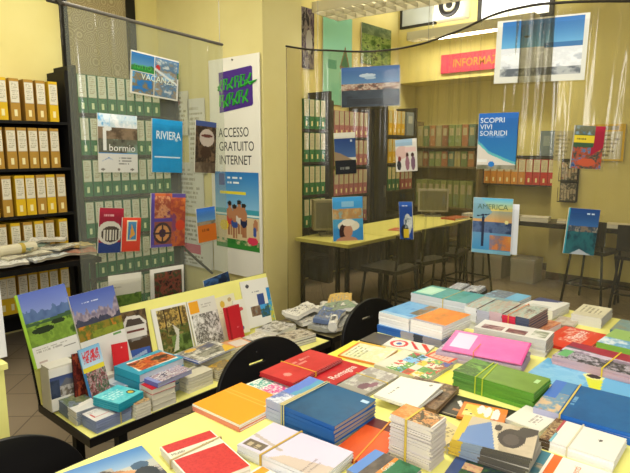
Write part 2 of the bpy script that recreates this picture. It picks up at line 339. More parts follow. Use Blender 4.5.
# ------------------------------------------------------------------ racks and binders
def rack(name, label, cat, x0, x1, yf, dep, ztop, shelves, m, back=None, group=None, th=.022):
    o = thing(name, label, cat, group, flat(((x0+x1)/2, yf+dep/2, 0))); W2 = (x1-x0)/2; D = dep/2
    for s in (-1, 1):
        b = MB(); b.box(s*W2-.02, s*W2+.02, -D, D, 0, ztop); b.build('side_panel', m, o)
    b = MB(); b.box(-W2+.02, W2-.02, D-.012, D, .03, ztop-.25); b.build('back_panel', back or m, o)
    for z in shelves:
        b = MB(); b.box(-W2+.02, W2-.02, -D, D-.012, z-th, z); b.build('shelf', m, o)
    return o
DARKSIDE = mat('1b1a17', .6)
_B = {}
def binder(mtx, label, group, col, lab='d9d3bd', split=.42, w=.07, h=.315, dep=.27, tagc='e9dfa8', strip=None, name='binder', ring=False):
    k = (col, lab, split, w, h, tagc, strip)
    if k not in _B:
        b = MB(); b.box(-w/2, w/2, .0015, dep, 0, h, 0); b.box(-w/2, w/2, 0, .0015, 0, h, 1)
        me = b.mesh(name, [mat(col, .55), mat(col, .5)])
        z0, z1 = h*split, h*(.985 if not strip else .93)
        A = [('bg', lab), ('r', 0, 1, .0, .03, 'b9b29a'), ('tx', .18, .95, .15, .95, 9, 'b0a98f'), ('r', 0, 1, .97, 1, 'b9b29a')]
        a = art_mesh(w*.9, z1-z0, A, 12, 40); a.materials.append(MATTE)
        t = MB(); t.box(-.011, .011, -.0012, 0, h*.1, h*.26); tm = t.mesh('index_tag', mat(tagc, .6))
        r = MB(); r.tube([(.011*math.cos(q*math.pi/6), -.001, h*.33+.011*math.sin(q*math.pi/6)) for q in range(12)], .0022, 5, 0, True)
        _B[k] = (me, a, tm, r.mesh('finger_ring', STEEL), (z0+z1)/2)
    me, a, tm, rm, zc = _B[k]
    o = tag(put(name, me, None, Matrix.Translation((0, 0, .0015)) @ mtx), label, 'binder', group)
    put('spine_label', a, o, Matrix.Translation((0, -.0012, zc)) @ Matrix.Rotation(R(90), 4, 'X')); put('index_tag', tm, o); put('finger_ring', rm, o) if ring else None
    return o
ORD = ['first', 'second', 'third', 'fourth', 'fifth', 'sixth', 'seventh', 'eighth', 'ninth', 'tenth', 'eleventh', 'twelfth']
rack('shelving_rack', 'black shelving rack of yellow binders by the yellow wall', 'rack', 1.2, 2.19, 4.57, .32, 2.19, [.26, .665, 1.035, 1.405, 1.775], BLACKM, mat('0c0b0a', .8))
Y, U_ = 'd6ae1c', 'ad8434'
ROWS = [(1.775, 'top', [(1.42, Y), (1.50, U_), (1.597, Y), (1.684, Y), (1.776, U_), (1.882, U_), (1.973, U_), (2.07, Y)]),
        (1.405, 'second highest', [(1.45, U_), (1.535, Y), (1.627, U_), (1.722, U_), (1.804, U_), (1.887, U_), (1.967, U_), (2.055, U_)]),
        (1.035, 'third highest', [(1.39, U_), (1.475, Y), (1.565, Y), (1.66, U_), (1.758, Y), (1.837, Y), (1.92, U_), (1.997, Y), (2.083, U_)]),
        (.665, 'fourth highest', [(1.42, Y), (1.51, U_), (1.60, U_), (1.70, Y), (1.793, U_), (1.88, Y), (1.965, U_), (2.075, Y)]),
        (.26, 'lowest', [(1.39, Y), (1.475, U_), (1.567, Y), (1.632, Y), (1.722, U_), (1.80, Y), (1.888, Y), (1.967, Y), (2.06, Y)])]
for z, nm, L in ROWS:
    for i, (x, c) in enumerate(L):
        k = len(L)-1-i
        binder(flat((x, 4.575, z), rnd.uniform(-1, 1)), f'{"yellow" if c == Y else "mustard"} binder, {ORD[k]+" from right" if k else "rightmost"}, {nm} shelf, black rack', f'binders on the {nm} shelf of the black rack', c, strip=True)
rack('shelving_rack', 'dark shelving rack of green binders behind the left plastic sheet', 'rack', 2.25, 3.25, 4.57, .32, 2.24, [.07, .43, .79, 1.15, 1.505, 1.86], mat('14150f', .6), mat('0f120f', .8))
for z, nm in ((1.86, 'top'), (1.505, 'second highest'), (1.15, 'third highest'), (.79, 'fourth highest'), (.43, 'fifth highest'), (.07, 'lowest')):
    for i in range(9 if z > 1.8 else 10):
        binder(flat((2.315+i*.0888, 4.575, z)), f'green and white binder, {ORD[i]} from left on the {nm} shelf of the green rack', f'green binders on the {nm} shelf', '1d6b3f', 'cfd2bb', .40, .078, .315, tagc='d6e2b0')
# inner room, along its left wall (fronts at y = 4.0)
rack('shelving_rack', 'shelving rack of green binders in the inner room beside the pillar', 'rack', 4.2, 4.9, 4.0, .32, 2.2, [.35, .7, 1.06, 1.42, 1.775], mat('24231e', .6))
for z, nm in ((1.775, 'top'), (1.42, 'second'), (1.06, 'third'), (.7, 'fourth')):
    for i in range(4):
        binder(flat((4.5+i*.092, 4.005, z)), f'green binder, {ORD[i]} from the pillar on the {nm} shelf in the inner room', f'inner room green binders, {nm} shelf', '1f7340', 'c9c7a8', .42, .08, .315)
rack('shelving_rack', 'shelving rack of dusty pink binders in the inner room', 'rack', 4.94, 5.68, 4.0, .32, 2.1, [.35, .68, 1.02, 1.37, 1.70], mat('3a332a', .6), mat('5a5040', .7))
for z, nm in ((1.70, 'top'), (1.37, 'second'), (1.02, 'third'), (.68, 'fourth')):
    for i in range(7):
        binder(flat((5.02+i*.095, 4.005, z)), f'dusty pink binder, {ORD[i]} from left on the {nm} shelf of the pink rack', f'pink binders on the {nm} shelf', 'a8686e', 'b9ad94', .45, .082, .295)
b = MB(); b.box(-.14, .14, -.17, .17, 0, 2.05); c = MB(); c.box(-.13, .13, -.185, -.17, .06, 2.0)
o = tag(b.build('tall_cabinet', mat('1a1816', .5), None, flat((5.87, 4.155, 0))), 'narrow black cabinet between the pink and the yellow binders', 'cabinet'); c.build('door', mat('151412', .45), o)
b = MB(); b.box(.085, .1, -.205, -.185, .95, 1.1); b.build('handle', STEEL, o)
rack('shelving_rack', 'shelving rack of yellow binders in the far corner of the inner room', 'rack', 6.05, 6.78, 4.0, .32, 2.12, [.35, .68, 1.02, 1.38, 1.745], mat('39352a', .6), mat('4a4434', .7))
for z, nm, c, cn in ((1.745, 'top', 'd9ac22', 'yellow'), (1.38, 'second', 'd9ac22', 'yellow'), (1.02, 'third', '2f6a44', 'green')):
    for i in range(4 if z > 1.1 else 3):
        binder(flat((6.14+i*.1, 4.005, z)), f'{cn} binder, {ORD[i]} from left on the {nm} shelf of the corner rack', f'corner rack {cn} binders, {nm} shelf', c, 'cdbf86', .48, .085, .31)
for i in range(3): binder(flat((6.46+i*.1, 4.005, 1.02)), f'pink binder, {ORD[i]} right of the green binders in the corner rack', 'corner rack pink binders', 'a85a58', 'c5b89a', .45, .085, .31)
o = thing('file_box', 'blue grey file box on the corner rack beside the yellow binders', 'file box', None, flat((6.65, 4.02, 1.747))); b = MB(); b.box(-.09, .09, 0, .26, 0, .31); b.build('case', mat('7f8a8e', .6), o)
b = MB(); b.box(-.05, .05, -.003, 0, .16, .26); b.build('label', mat('b9bcb2', .6), o)

# lace panel, banner, notices on the pier
o = thing('lace_panel', 'brown lace patterned panel in black frame above the green binders', 'panel', None, frame((2.69, 4.925, 2.2), 0))
b = MB(); b.box(-.32, .32, 0, 1.45, 0, .012); b.build('fabric', lace_mat(), o)
b = MB(); b.box(-.36, -.3, -.02, 1.47, 0, .03); b.box(.27, .36, -.02, 1.47, 0, .03); b.box(-.3, .27, 1.41, 1.47, 0, .03); b.build('frame', mat('17150f', .5), o)
o = thing('banner', 'tall white banner on the pillar reading ACCESSO GRATUITO INTERNET', 'banner', None, frame((3.297, 3.785, 1.38), -90))
b = MB(); b.box(-.335, .335, -.97, .97, 0, .008); b.build('board', mat('eceade', .6), o)
b = MB(); b.prism([(-.19, .5), (.235, .545), (.25, .56), (.245, .865), (.23, .875), (-.19, .85)], .008, .011); b.build('purple_square', mat('4a2a86', .5), o)
g = MB(); gr = random.Random(4)
for row, (yy, hh, xs) in enumerate([(.735, .1, (-.17, .21)), (.6, .11, (-.15, .17))]):
    n = 6
    for k in range(n):
        x = xs[0]+(xs[1]-xs[0])*k/(n-1); y = yy+.04*k/n
        q = gr.choice((-1, 1)); P = [(x-.028, y-hh/2*gr.uniform(.7, 1.1)), (x-.022*q, y+hh*.45), (x+.024, y+hh*.45), (x+.004, y), (x+.03*q, y-hh*.05), (x+.022, y-hh*.5)]
        g.tube([(px, py, .012) for px, py in P], .0105, 5)
g.tube([(.1, .71, .012), (.2, .735, .012), (.3, .75, .012), (.22, .72, .012)], .009, 5)
g.build('graffiti_lettering', mat('2fa336', .5), o)
for i, s in enumerate(('ACCESSO', 'GRATUITO', 'INTERNET')): text(s, .118, -.215, .285-i*.122, .0095, '1c1c1c', o, 0, 'lettering', 'LEFT', .80)
A = [('grad', .45, 1, '9ccbe4', '2f7fc4'), ('bg', '2f7fc4'), ('grad', .5, 1, '8cc4e6', '2a78c0'), ('r', 0, 1, .42, .52, '3f9fb4'), ('r', 0, 1, .44, .46, 'd8ecec'), ('r', 0, 1, .1, .42, 'd9c49a'), ('r', 0, 1, 0, .1, '3b8a3a'), ('n', 0, 1, .06, .13, 9, 2, ['3b8a3a', '2f7a34', 'd9c49a']),
     ('r', .1, .24, .83, .97, '1f3f8f'), ('tx', .3, .7, .84, .95, 2, 'e8f0f4'), ('r', .12, .72, .715, .745, 'e8d838')]
for i, (x, y0) in enumerate([(.34, .18), (.45, .14), (.56, .2), (.66, .16)]):
    A += [('r', x-.05, x+.0, y0, y0+.16, 'a8704c'), ('r', x+.015, x+.05, y0, y0+.16, 'b07a54'), ('e', x, y0+.2, .08, .07, ['c84a3a', '3a56a0', 'e4dcd0', '222a50'][i]), ('e', x, y0+.29, .075, .08, 'b9805a'), ('e', x, y0+.395, .045, .04, 'b9805a'), ('e', x, y0+.415, .05, .03, '2e1f16')]
A += [('e', .2, .3, .1, .07, 'e8c820'), ('e', .92, .33, .05, .08, 'b9805a'), ('e', .9, .25, .04, .06, '3a56a0'), ('e', .85, .13, .12, .05, 'd83a5a')]
art('poster_print', .59, .7, A, o, Matrix.Translation((.01, -.375, 0)), GLOSSY, None, .0095, 60, 80)
text('F', .085, -.185, .235-.02-.245+.0, .0105, 'f0f4f8', o, 0, 'logo', 'CENTER', 1, .02)
b = MB(); b.tube([(.0, .945, .008), (.0, .945, .02)], .008, 8); b.build('screw', STEEL, o)
def notice(name, label, y, z, w, h, A, texts=()): return poster(name, label, 'notice', frame((3.297, y, z), -90), w, h, A, .003, MATTE, texts)
notice('notice', 'white notice with a pink heading bar low on the pillar', 4.47, .65, .66, .5, [('bg', 'dcdad0'), ('tx', .08, .9, .5, .95, 5, 'a09c90'), ('r', .12, .72, .26, .45, 'd0607a'), ('tx', .08, .9, .03, .24, 3, 'a09c90')])
notice('notice', 'pale sheet of small print high on the pillar behind the plastic', 4.62, 1.9, .35, .42, [('bg', 'dcd8c2'), ('tx', .1, .9, .1, .9, 8, 'a39c80'), ('e', .5, .75, .12, .08, 'c98a7a')])
notice('notice', 'white printed sheet beside the banner behind the plastic', 4.33, 1.68, .26, .7, [('bg', 'd9d6c8'), ('tx', .1, .9, .1, .9, 12, 'a8a390')])
notice('notice', 'faded white information sheet below the first two on the pillar', 4.5, 1.18, .5, .5, [('bg', 'd6d4c6'), ('tx', .1, .9, .1, .9, 9, 'aaa698')])

# ------------------------------------------------------------------ inner room furniture
def table(name, label, x0, x1, y0, y1, z, top, edge, th=.03, cat='table', legm=BLACKM, inset=.05, group=None):
    o = thing(name, label, cat, group, flat(((x0+x1)/2, (y0+y1)/2, 0))); a, c = (x1-x0)/2, (y1-y0)/2
    b = MB(); b.box(-a, a, -c, c, z-th, z-.001); b.build('edge_band', edge, o); b = MB(); b.box(-a+.004, a-.004, -c+.004, c-.004, z-.001, z); b.build('table_top', top, o)
    for sx in (-1, 1):
        for sy in (-1, 1):
            b = MB(); x, y = sx*(a-inset), sy*(c-inset); b.box(x-.016, x+.016, y-.016, y+.016, 0, z-th); b.build('leg', legm, o)
    return o
table('desk', 'yellow desk beside the pillar behind the wavy curtain', 3.68, 4.3, 2.8, 3.42, .75, YTABLE, mat('c9c268', .5), cat='desk')
table('desk', 'long yellow desk running away along the inner room', 4.31, 6.1, 2.8, 3.5, .75, YTABLE, mat('c9c268', .5), cat='desk')
def monitor(label, x, y, z, w, h, head, col):
    o = thing('monitor', label, 'monitor', None, frame((x, y, z), head)); b = MB(); b.box(-w/2, w/2, .06, .06+h, -.14, 0); b.box(-w*.32, w*.32, .08, h, -.25, -.14); b.build('casing', mat(col, .55), o)
    b = MB(); b.box(-w/2+.02, w/2-.02, .08, .04+h, 0, .002); b.build('screen', mat('6e6c58', .2, .4), o); b = MB(); b.box(-.1, .1, 0, .015, -.2, 0); b.box(-.03, .03, .015, .06, -.15, -.08); b.build('stand', mat(col, .5), o)
monitor('beige box monitor on the yellow desk beside the pillar', 3.95, 3.2, .75, .34, .28, -40, '8f8a6c'); monitor('pale monitor at the far end of the long yellow desk', 5.95, 3.25, .75, .36, .27, -60, '9a968a')
b = MB(); b.tube([(0, 0, 0), (0, 0, .09)], .035, 14); tag(b.build('cup', mat('d8d4b8', .5), None, flat((5.1, 3.1, .75))), 'small white cup on the long yellow desk', 'cup')
booklet('leaflet', 'red leaflet lying on the long yellow desk', 'leaflet', flat((4.75, 2.98, .75), 12), .21, .15, .004, mat('d05040'), [('bg', 'd86a58'), ('r', .1, .9, .3, .5, 'e8c0a8')])
booklet('folder', 'orange red folder on the far end of the yellow desk', 'folder', flat((5.95, 2.95, .75), -8), .3, .2, .02, mat('b85a3a'), [('bg', 'c0603c')])
def chair_frame(label, x, y, head, group):
    o = thing('stool', label, 'stool', group, flat((x, y, 0), head))
    for sx in (-1, 1):
        for sy in (-1, 1):
            b = MB(); b.tube([(sx*.2, sy*.2, 0), (sx*.15, sy*.15, .55)] + ([(sx*.15, .18, .8)] if sy > 0 else []), .012, 7); b.build('leg', BLACKM, o)
    b = MB(); b.box(-.19, .19, -.18, .18, .53, .565); b.build('seat', BLACK, o)
    b = MB(); b.box(-.18, .18, .165, .19, .62, .86); b.build('backrest', BLACK, o)
    b = MB(); b.tube([(-.185, -.185, .2), (.185, -.185, .2)], .009, 6); b.tube([(-.185, .185, .2), (.185, .185, .2)], .009, 6); b.tube([(-.185, -.185, .2), (-.185, .185, .2)], .009, 6); b.tube([(.185, -.185, .2), (.185, .185, .2)], .009, 6); b.build('foot_rail', BLACKM, o)
for i, (x, y, h, t) in enumerate([(3.95, 2.55, 180, 'black metal stool at the near corner of the yellow desk'), (4.45, 2.55, 170, 'black metal stool second from the pillar at the yellow desk'), (4.95, 2.55, 190, 'black metal stool in the middle of the long yellow desk'),
                                  (5.45, 2.55, 175, 'black metal stool fourth along the long yellow desk'), (6.0, 1.45, 80, 'black stool before the back table beside the dark blue brochure'), (5.9, 1.02, 95, 'black stool at the right edge before the back table')]):
    chair_frame(t, x, y, h, 'black stools of the inner room')
# back recess: glazed bookcase, binder shelf, black table with boxes
rack('bookcase', 'low wooden bookcase of colourful folders in the recess', 'bookcase', 0, 1, 0, .3, 1.95, [.35, .78, 1.33, 1.6], mat('7a6a48', .6), mat('8a7a50', .7)).matrix_local = flat((6.98, 3.6, 0), -90) @ Matrix.Translation((0, .0, 0))
FC = ['6f7f50', '87935e', 'a8794f', 'a06c4c', '9c9470', '647a6a', '8c6246', 'a49a66', '788a56']
for z, nm, hh in ((1.6, 'top', .28), (1.33, 'second', .2), (.78, 'third', .36)):
    for i in range(9):
        c = FC[(i*2+int(z*10)) % 9] if nm != 'third' else ['858f54', '8f975a', '80894c'][i % 3]
        o = thing('folder', f'{ORD[i]} folder from left on the {nm} shelf of the recess bookcase', 'folder', f'folders on the {nm} shelf of the recess bookcase', flat((6.86, 3.985-i*.096, z+.0015), -90)); b = MB(); b.box(-.043, .043, 0, .22, 0, hh); b.build('cover', mat(c, .65), o)
        b = MB(); b.box(-.028, .028, -.002, 0, hh*.5, hh*.85); b.build('label', mat('aaa17c', .7), o)
o = thing('wall_shelf', 'dark wall shelf of orange and red binders in the recess', 'shelf', None, flat((6.95, 2.62, 1.1), -90)); b = MB(); b.box(-.47, .47, -.0, .34, 0, .02); b.build('board', mat('2c241a', .5), o)
for s in (-1, 1):
    b = MB(); b.box(s*.46-.012, s*.46+.012, 0, .34, .02, .36); b.build('side_panel', mat('2c241a', .5), o)
b = MB(); b.box(-.47, .47, 0, .34, .36, .38); b.build('top_board', mat('2c241a', .5), o)
for i in range(10):
    c, nm = (('d08a3a', 'orange') if i < 6 else ('c02f2c', 'red')); binder(flat((6.955, 3.03-i*.091, 1.12), -90), f'{nm} binder, {ORD[i]} from left on the wall shelf in the recess', 'binders on the recess wall shelf', c, 'd8ccae', .5, .084, .315, .27)
o = thing('file_box', 'blue grey magazine file standing on the recess wall shelf', 'file box', None, flat((6.98, 2.3, 1.48), -90)); b = MB(); b.box(-.08, .08, 0, .22, 0, .3); b.build('case', mat('6f8088', .5), o); b = MB(); b.box(-.04, .04, -.002, 0, .12, .24); b.build('label', mat('8c9a9c', .5), o)
o = thing('wire_rack', 'dark wire rack of leaflets hung on the back wall', 'rack', None, frame((6.785, 1.95, .95), -90))
b = MB(); b.box(-.1, .1, 0, .5, 0, .01); b.box(-.1, .1, 0, .01, .01, .08); b.box(-.1, .1, .24, .25, .01, .08)
for k in range(7): b.tube([(-.1+k*.0333, 0, .08), (-.1+k*.0333, .17, .08)], .003, 5); b.tube([(-.1+k*.0333, .24, .08), (-.1+k*.0333, .41, .08)], .003, 5)
b.build('frame', mat('2a2824', .5), o)
for k, (z, c) in enumerate(((.02, '6f7470'), (.26, 'a8603c'))):
    booklet('leaflet', ['grey leaflet in the lower pocket of the wire rack', 'orange leaflet in the upper pocket of the wire rack'][k], 'leaflet', frame((6.755, 1.95, .95+z+.1), -90, 3), .17, .2, .012, mat(c), [('bg', c), ('n', 0, 1, 0, 1, 4, 6, [c, 'c9b9a0', '4a4a44'])])
poster('notice_board', 'yellow framed notice board on the back wall at right', 'notice board', frame((6.787, 1.62, 1.63), -90), .42, .4, [('bg', 'e0b83a'), ('r', .1, .93, .05, .8, 'cfc7a4'), ('tx', .14, .9, .1, .75, 6, '8d8468'), ('r', .5, .85, .84, .95, 'a09468')], .02)
poster('notice', 'small grey print sheet on the wall left of the notice board', 'notice', frame((6.79, 2.05, 1.6), -90), .2, .34, [('bg', 'bdb58a'), ('tx', .1, .9, .1, .9, 6, '8d8660')], .004)
table('long_table', 'long black edged table along the back wall', 6.3, 6.77, .4, 3.1, .74, mat('3a342a', .5), BLACK, .05)
for i, (y, r, c) in enumerate([(2.92, 4, 'd8d4c4'), (2.56, -6, 'cfc8b0'), (2.2, 10, 'dedacc'), (1.82, 12, 'c9c0a0'), (1.3, 3, 'd0c8b4')]):
    booklet('paper_pile', ['white paper pile at the left of the back table', 'cream paper pile in the middle of the back table', 'white paper pile at the pilaster end of the back table', 'tan papers right of the pilaster pile on the back table', 'pale papers at the right edge of the back table'][i], 'papers', flat((6.45+.08*(i % 2), y, .74), r+90), .3, .21, .03+.01*(i % 3), mat(c), None, PAPER)
for i, (y, w) in enumerate([(2.9, .22), (2.66, .22), (2.3, .27)]):
    o = thing('storage_box', ['pale grey box under the back table, leftmost', 'pale grey box under the back table, middle one', 'pale grey box under the back table nearest the pilaster'][i], 'box', 'grey boxes under the back table', flat((6.55, y, 0), -90)); b = MB(); b.box(-w/2, w/2, -.15, .15, 0, .24); b.build('carton', mat('a39c8a', .7), o); b = MB(); b.box(-w/2-.006, w/2+.006, -.156, .156, .24, .28); b.build('lid', mat('aca594', .7), o)

# left table of newspapers before the yellow binders; yellow stand at the left edge
o = table('side_table', 'black side table under newspapers before the yellow binder rack', .9, 2.12, 4.05, 4.52, .72, mat('3a2d20', .5), BLACKM, .04)
b = MB(); b.tube([(-.55, -.18, .68), (-.2, -.18, .1)], .012, 6); b.build('brace', BLACKM, o)
NEWS = [('bg', 'c9c2b2'), ('tx', .05, .95, .05, .55, 9, '8a857a'), ('n', .1, .6, .6, .9, 4, 4, ['8a8f8c', 'b3a690', '6c6a60']), ('r', .65, .95, .6, .75, 'a8503c')]
def crumple(a, k, f=9): return lambda x, y: a*(fbm(x*f+k, y*f+3, k))+.0
for i, (x, y, w, h, r, z, c, t) in enumerate([(1.6, 4.3, .4, .3, 8, .72, 'b9b09a', 'beige newspaper lying lowest on the side table at left'), (1.95, 4.3, .3, .22, -12, .72, 'a89a80', 'brown folded newspaper at the right end of the side table'), (1.78, 4.28, .36, .25, 20, .755, 'a9b8c0', 'pale blue topped newspaper on the side table pile'), (1.5, 4.28, .3, .2, -18, .75, '9a6a54', 'red brown magazine on the side table pile'),
                                             (1.9, 4.25, .3, .2, 30, .785, 'd0ccb8', 'white folded newspaper topmost on the side table pile'), (1.6, 4.15, .34, .12, 12, .775, 'cdc8b0', 'white paper strip at the front edge of the side table'), (2.0, 4.35, .22, .2, 5, .765, 'b8b094', 'cream leaflets at the back of the side table')]):
    booklet('newspaper', t, 'newspaper', flat((x, y, z), r), w, h, .012, mat(c), [('bg', c)]+NEWS[1:3], mat('9a927e', .7), 'L', None, crumple(.035, i, 7))
for i, (x, y, w, h, r, z, c, t) in enumerate([(1.42, 4.12, .3, .22, -6, .735, 'd8d6cc', 'white newspaper sloping over the front left edge of the side table'), (1.72, 4.12, .28, .2, 14, .74, 'c9ccc8', 'pale grey newspaper at the front of the side table'), (1.98, 4.14, .24, .16, -8, .735, 'b07a64', 'reddish magazine at the front right of the side table'), (1.68, 4.34, .3, .22, 40, .80, '7f9080', 'dull green magazine high on the side table pile'), (1.86, 4.38, .26, .18, -30, .82, 'd4d0c2', 'cream newspaper high at the back of the side table pile'), (2.04, 4.25, .16, .2, 15, .765, 'c8b070', 'yellowish leaflet at the right end of the side table')]):
    booklet('newspaper', t, 'newspaper', flat((x, y, z), r), w, h, .016, mat(c), [('bg', c), ('tx', .05, .95, .05, .55, 7, '8a857a'), ('n', .1, .8, .5, .95, 4, i+3, [c, '8a8f8c', c, '6c6a60'])], mat('a8a08c', .7), 'L', None, crumple(.05, i+21, 8))
o = thing('newspaper_roll', 'rolled cream newspaper on the side table at the left edge', 'newspaper', None, flat((1.5, 4.2, .84), 10)); b = MB(); b.tube([(-.22, 0, 0), (.2, 0, 0)], .038, 14); b.build('paper', mat('cfc7aa', .7), o); b = MB(); b.tube([(.08, 0, 0), (.11, 0, 0)], .0395, 14); b.build('wrapper', mat('b8a040', .6), o)
o = thing('display_stand', 'yellow display stand at the left edge of the picture', 'stand', None, flat((.45, 2.1, 0))); b = MB(); b.box(-.19, .19, -.18, .18, 0, .83); b.build('body', YTABLE, o); b = MB(); b.box(-.2, .2, -.19, .19, .83, .85); b.build('top', mat('e3dd86', .5), o)
poster('poster_board', 'white poster board standing on the yellow stand at left', 'poster', frame((.478, 1.98, 1.03), 0, 2), .38, .35, [('bg', 'd8d8d4'), ('tx', .1, .9, .1, .9, 6, 'a0a09c')], .012)

# ------------------------------------------------------------------ clear plastic curtains and what hangs in them
def crom(P, n):
    out = []
    for i in range(len(P)-1):
        p0, p1, p2, p3 = P[max(i-1, 0)], P[i], P[i+1], P[min(i+2, len(P)-1)]
        for k in range(n):
            t = k/n; out.append(tuple(.5*((2*b)+(c-a)*t+(2*a-5*b+4*c-d)*t*t+(3*b-a-3*c+d)*t**3) for a, b, c, d in zip(p0, p1, p2, p3)))
    return out+[P[-1]]
def curtain(name, label, path, zf, zb, m, amp, freq, seed, rod_r, rodm, wires, nz=20, folds=()):
    o = thing(name, label, 'curtain'); n = len(path); S = [0]
    for i in range(1, n): S.append(S[-1]+math.dist(path[i], path[i-1]))
    v = []
    for j in range(nz+1):
        f = j/nz
        for i, (x, y) in enumerate(path):
            a, b = path[max(i-1, 0)], path[min(i+1, n-1)]; d = math.dist(a, b) or 1; nx, ny = (b[1]-a[1])/d, -(b[0]-a[0])/d; s = S[i]
            r = amp*(math.sin(s*freq+1.7*f+seed)*(.35+.65*f)+.6*math.sin(s*freq*2.3+seed*2-1.1*f)+1.3*(fbm(s*7, f*1.6, seed)-.5))
            r += sum(A*math.exp(-((s-c0-.02*math.sin(3*f+c0))/wd)**2)*(.5+.5*math.sin(f*5+c0*9)) for c0, A, wd in folds)
            v.append((x+nx*r, y+ny*r, zf(s/S[-1])+(zb-zf(s/S[-1]))*f))
    mb = MB(); mb.v = v; mb.f = [(j*n+i, (j+1)*n+i, (j+1)*n+i+1, j*n+i+1) for j in range(nz) for i in range(n-1)]; mb.m = [0]*len(mb.f)
    mb.build('sheet', m, o, None, True)
    b = MB(); b.tube([(x, y, zf(S[i]/S[-1])+.004) for i, (x, y) in enumerate(path)], rod_r, 8); b.build('rod', rodm, o, None, True)
    for k in wires:
        x, y = path[int(k*(n-1))]; b = MB(); b.tube([(x, y, zf(k)), (x, y, 3.9)], .0016, 5); b.build('wire', STEEL, o)
    return o
zl = lambda t: 2.222-.056*t
LP = [(1.275+.95*k/240, 2.65) for k in range(241)]
cl = curtain('plastic_curtain', 'flat clear plastic sheet with brochure pockets hanging before the green binders', LP, zl, .5, PVC_L, .0035, 16, 2.0, .009, mat('77736a', .4, .4, .5), (.02, .98), 20, [(.04+k*.085+.02*math.sin(k*7), .008*(1 if k % 2 else -1), .014) for k in range(11)])
b = MB(); b.tube([(1.2, 2.65, 2.226), (1.28, 2.65, 2.222)], .009, 8); b.tube([(1.243, 2.64, 2.236), (1.262, 2.64, 2.216)], .014, 8); b.tube([(1.25, 2.635, 2.21)]+[(1.25+.004*(k % 2), 2.635, 2.21-.035*k) for k in range(1, 6)], .004, 5); b.build('bead_chain', mat('3a362c', .5), cl)
RP = crom([(2.93, 2.797), (2.944, 2.794), (3.066, 2.78), (3.174, 2.739), (3.261, 2.669), (3.391, 2.583), (3.488, 2.471), (3.526, 2.363), (3.529, 2.235), (3.498, 2.093), (3.438, 1.942), (3.338, 1.779), (3.248, 1.63), (3.129, 1.478), (3.023, 1.342), (2.968, 1.236), (2.947, 1.149), (2.944, 1.047), (2.979, .961), (3.024, .881), (3.095, .785), (3.175, .691), (3.29, .54), (3.4, .36)], 26)
cr = curtain('plastic_curtain', 'wavy clear plastic curtain with brochure pockets on a curved rail at right', RP, lambda t: 2.27, .3, PVC_R, .007, 21, 5.0, .007, mat('2f2a20', .45, .4), (.14, .43, .72, .95), 20, [(k*.085+.1+.03*math.sin(k*5), .011*(1 if k % 2 else -1), .012) for k in range(14, 36)]+[(k*.14+.16+.03*math.sin(k*5), .02*(1 if k % 3 else -1), .026) for k in range(9)])

def pocket(par, mtx, w, h):
    b = MB(); b.slab(-w/2-.012, w/2+.012, -h/2-.01, h/2*.8, .012, .0135, 1, 1); o = b.build('pocket', POCKET); o.parent = par; o.matrix_parent_inverse = par.matrix_world.inverted(); o.matrix_world = mtx
def hung(name, label, cat, par, mtx, w, h, A, texts=(), t=.005, cov=None, grp=None):
    o = booklet(name, label, cat, mtx, w, h, t, cov or mat('dcd8c8', .5), A, PAPER, 'L', None, None, grp, texts); pocket(par, mtx, w, h); return o
LX = lambda x, z, roll=0, dy=0: frame((x, 2.628-dy, z), 0, 0, roll)
MTS = ['3d5f8f', '6f86a8', '2f4a70']
hung('brochure', 'landscape brochure with blue sea and white VACANZE letters, topmost on the left sheet', 'brochure', cl, LX(1.737, 1.937, -5), .29, .216, [('bg', 'e0ddcf'), ('grad', .55, .97, '7fb0cf', '2a6aa6'), ('m', .68, .55, .14, 4, 3, '2f6a3a', '4f8a4a'), ('r', .03, .5, .55, .63, '2f8a3c'), ('r', .03, .97, .03, .53, '2f86c4'), ('n', .03, .5, .03, .5, 5, 2, ['2a78c0', '4fa0d8', '8a7a5a', '2a78c0']), ('n', .5, .97, .03, .95, 4, 6, ['2a78b8', '8fb4d0', '9a8a70', '5f7f9a', 'c8ccc8']), ('e', .55, .72, .05, .07, 'c03a34'), ('p', [(.47, .66), (.98, .36), (.98, .42), (.47, .73)], 'd8dcd8'), ('r', .47, .49, .03, .97, 'dcdcd0')],
     [('TUTTO', .032, -.27, .1, '58c04a'), ('VACANZE', .045, .06, -.13, 'e4ecd8', 0)])
hung('brochure', 'brochure with snowy rocks under blue sky and white foot reading bormio', 'brochure', cl, LX(1.501, 1.582, -2), .217, .292, [('bg', 'd8d6cc'), ('r', 0, 1, .33, 1, '2f86c8'), ('n', 0, .6, .72, 1, 4, 3, ['2a80c4', '58a6d8', 'dfeaf0']), ('n', .3, 1, .72, 1, 5, 1, ['3a8ac8', 'c8d8dc', 'f0f2f0']), ('n', .0, 1, .5, .78, 4, 7, ['7a6a52', '8f7a60', '5f4f3c']), ('n', 0, 1, .34, .58, 5, 9, ['3a3a30', '6a6a58', '7f9a88']), ('r', .12, .2, .38, .76, 'e8e8e0'), ('e', .24, .75, .1, .04, 'e8e8e0'), ('tx', .5, .9, .12, .28, 3, '8a8880'), ('p', [(.05, .18), (.25, .26), (.4, .2), (.25, .24)], '6a90c0'), ('e', .1, .05, .05, .02, '807a70'), ('e', .5, .05, .04, .02, '807a70'), ('e', .85, .05, .05, .02, '807a70')],
     [('bormio', .05, .1, -.13, 'f2f0e8')])
hung('brochure', 'plain turquoise blue RIVIERA brochure on the left plastic sheet', 'brochure', cl, LX(1.795, 1.57, -3), .195, .287, [('bg', '1f8ec4'), ('n', 0, 1, 0, 1, 2, 4, ['1c86bc', '2496cc']), ('r', .08, .92, .28, .31, 'd6e8ee'), ('e', .8, .62, .06, .02, 'a8d0e4')], [('RIVIERA', .062, .03, .13, 'e8f2f4', 0, 'title', 'CENTER', .74, .012)])
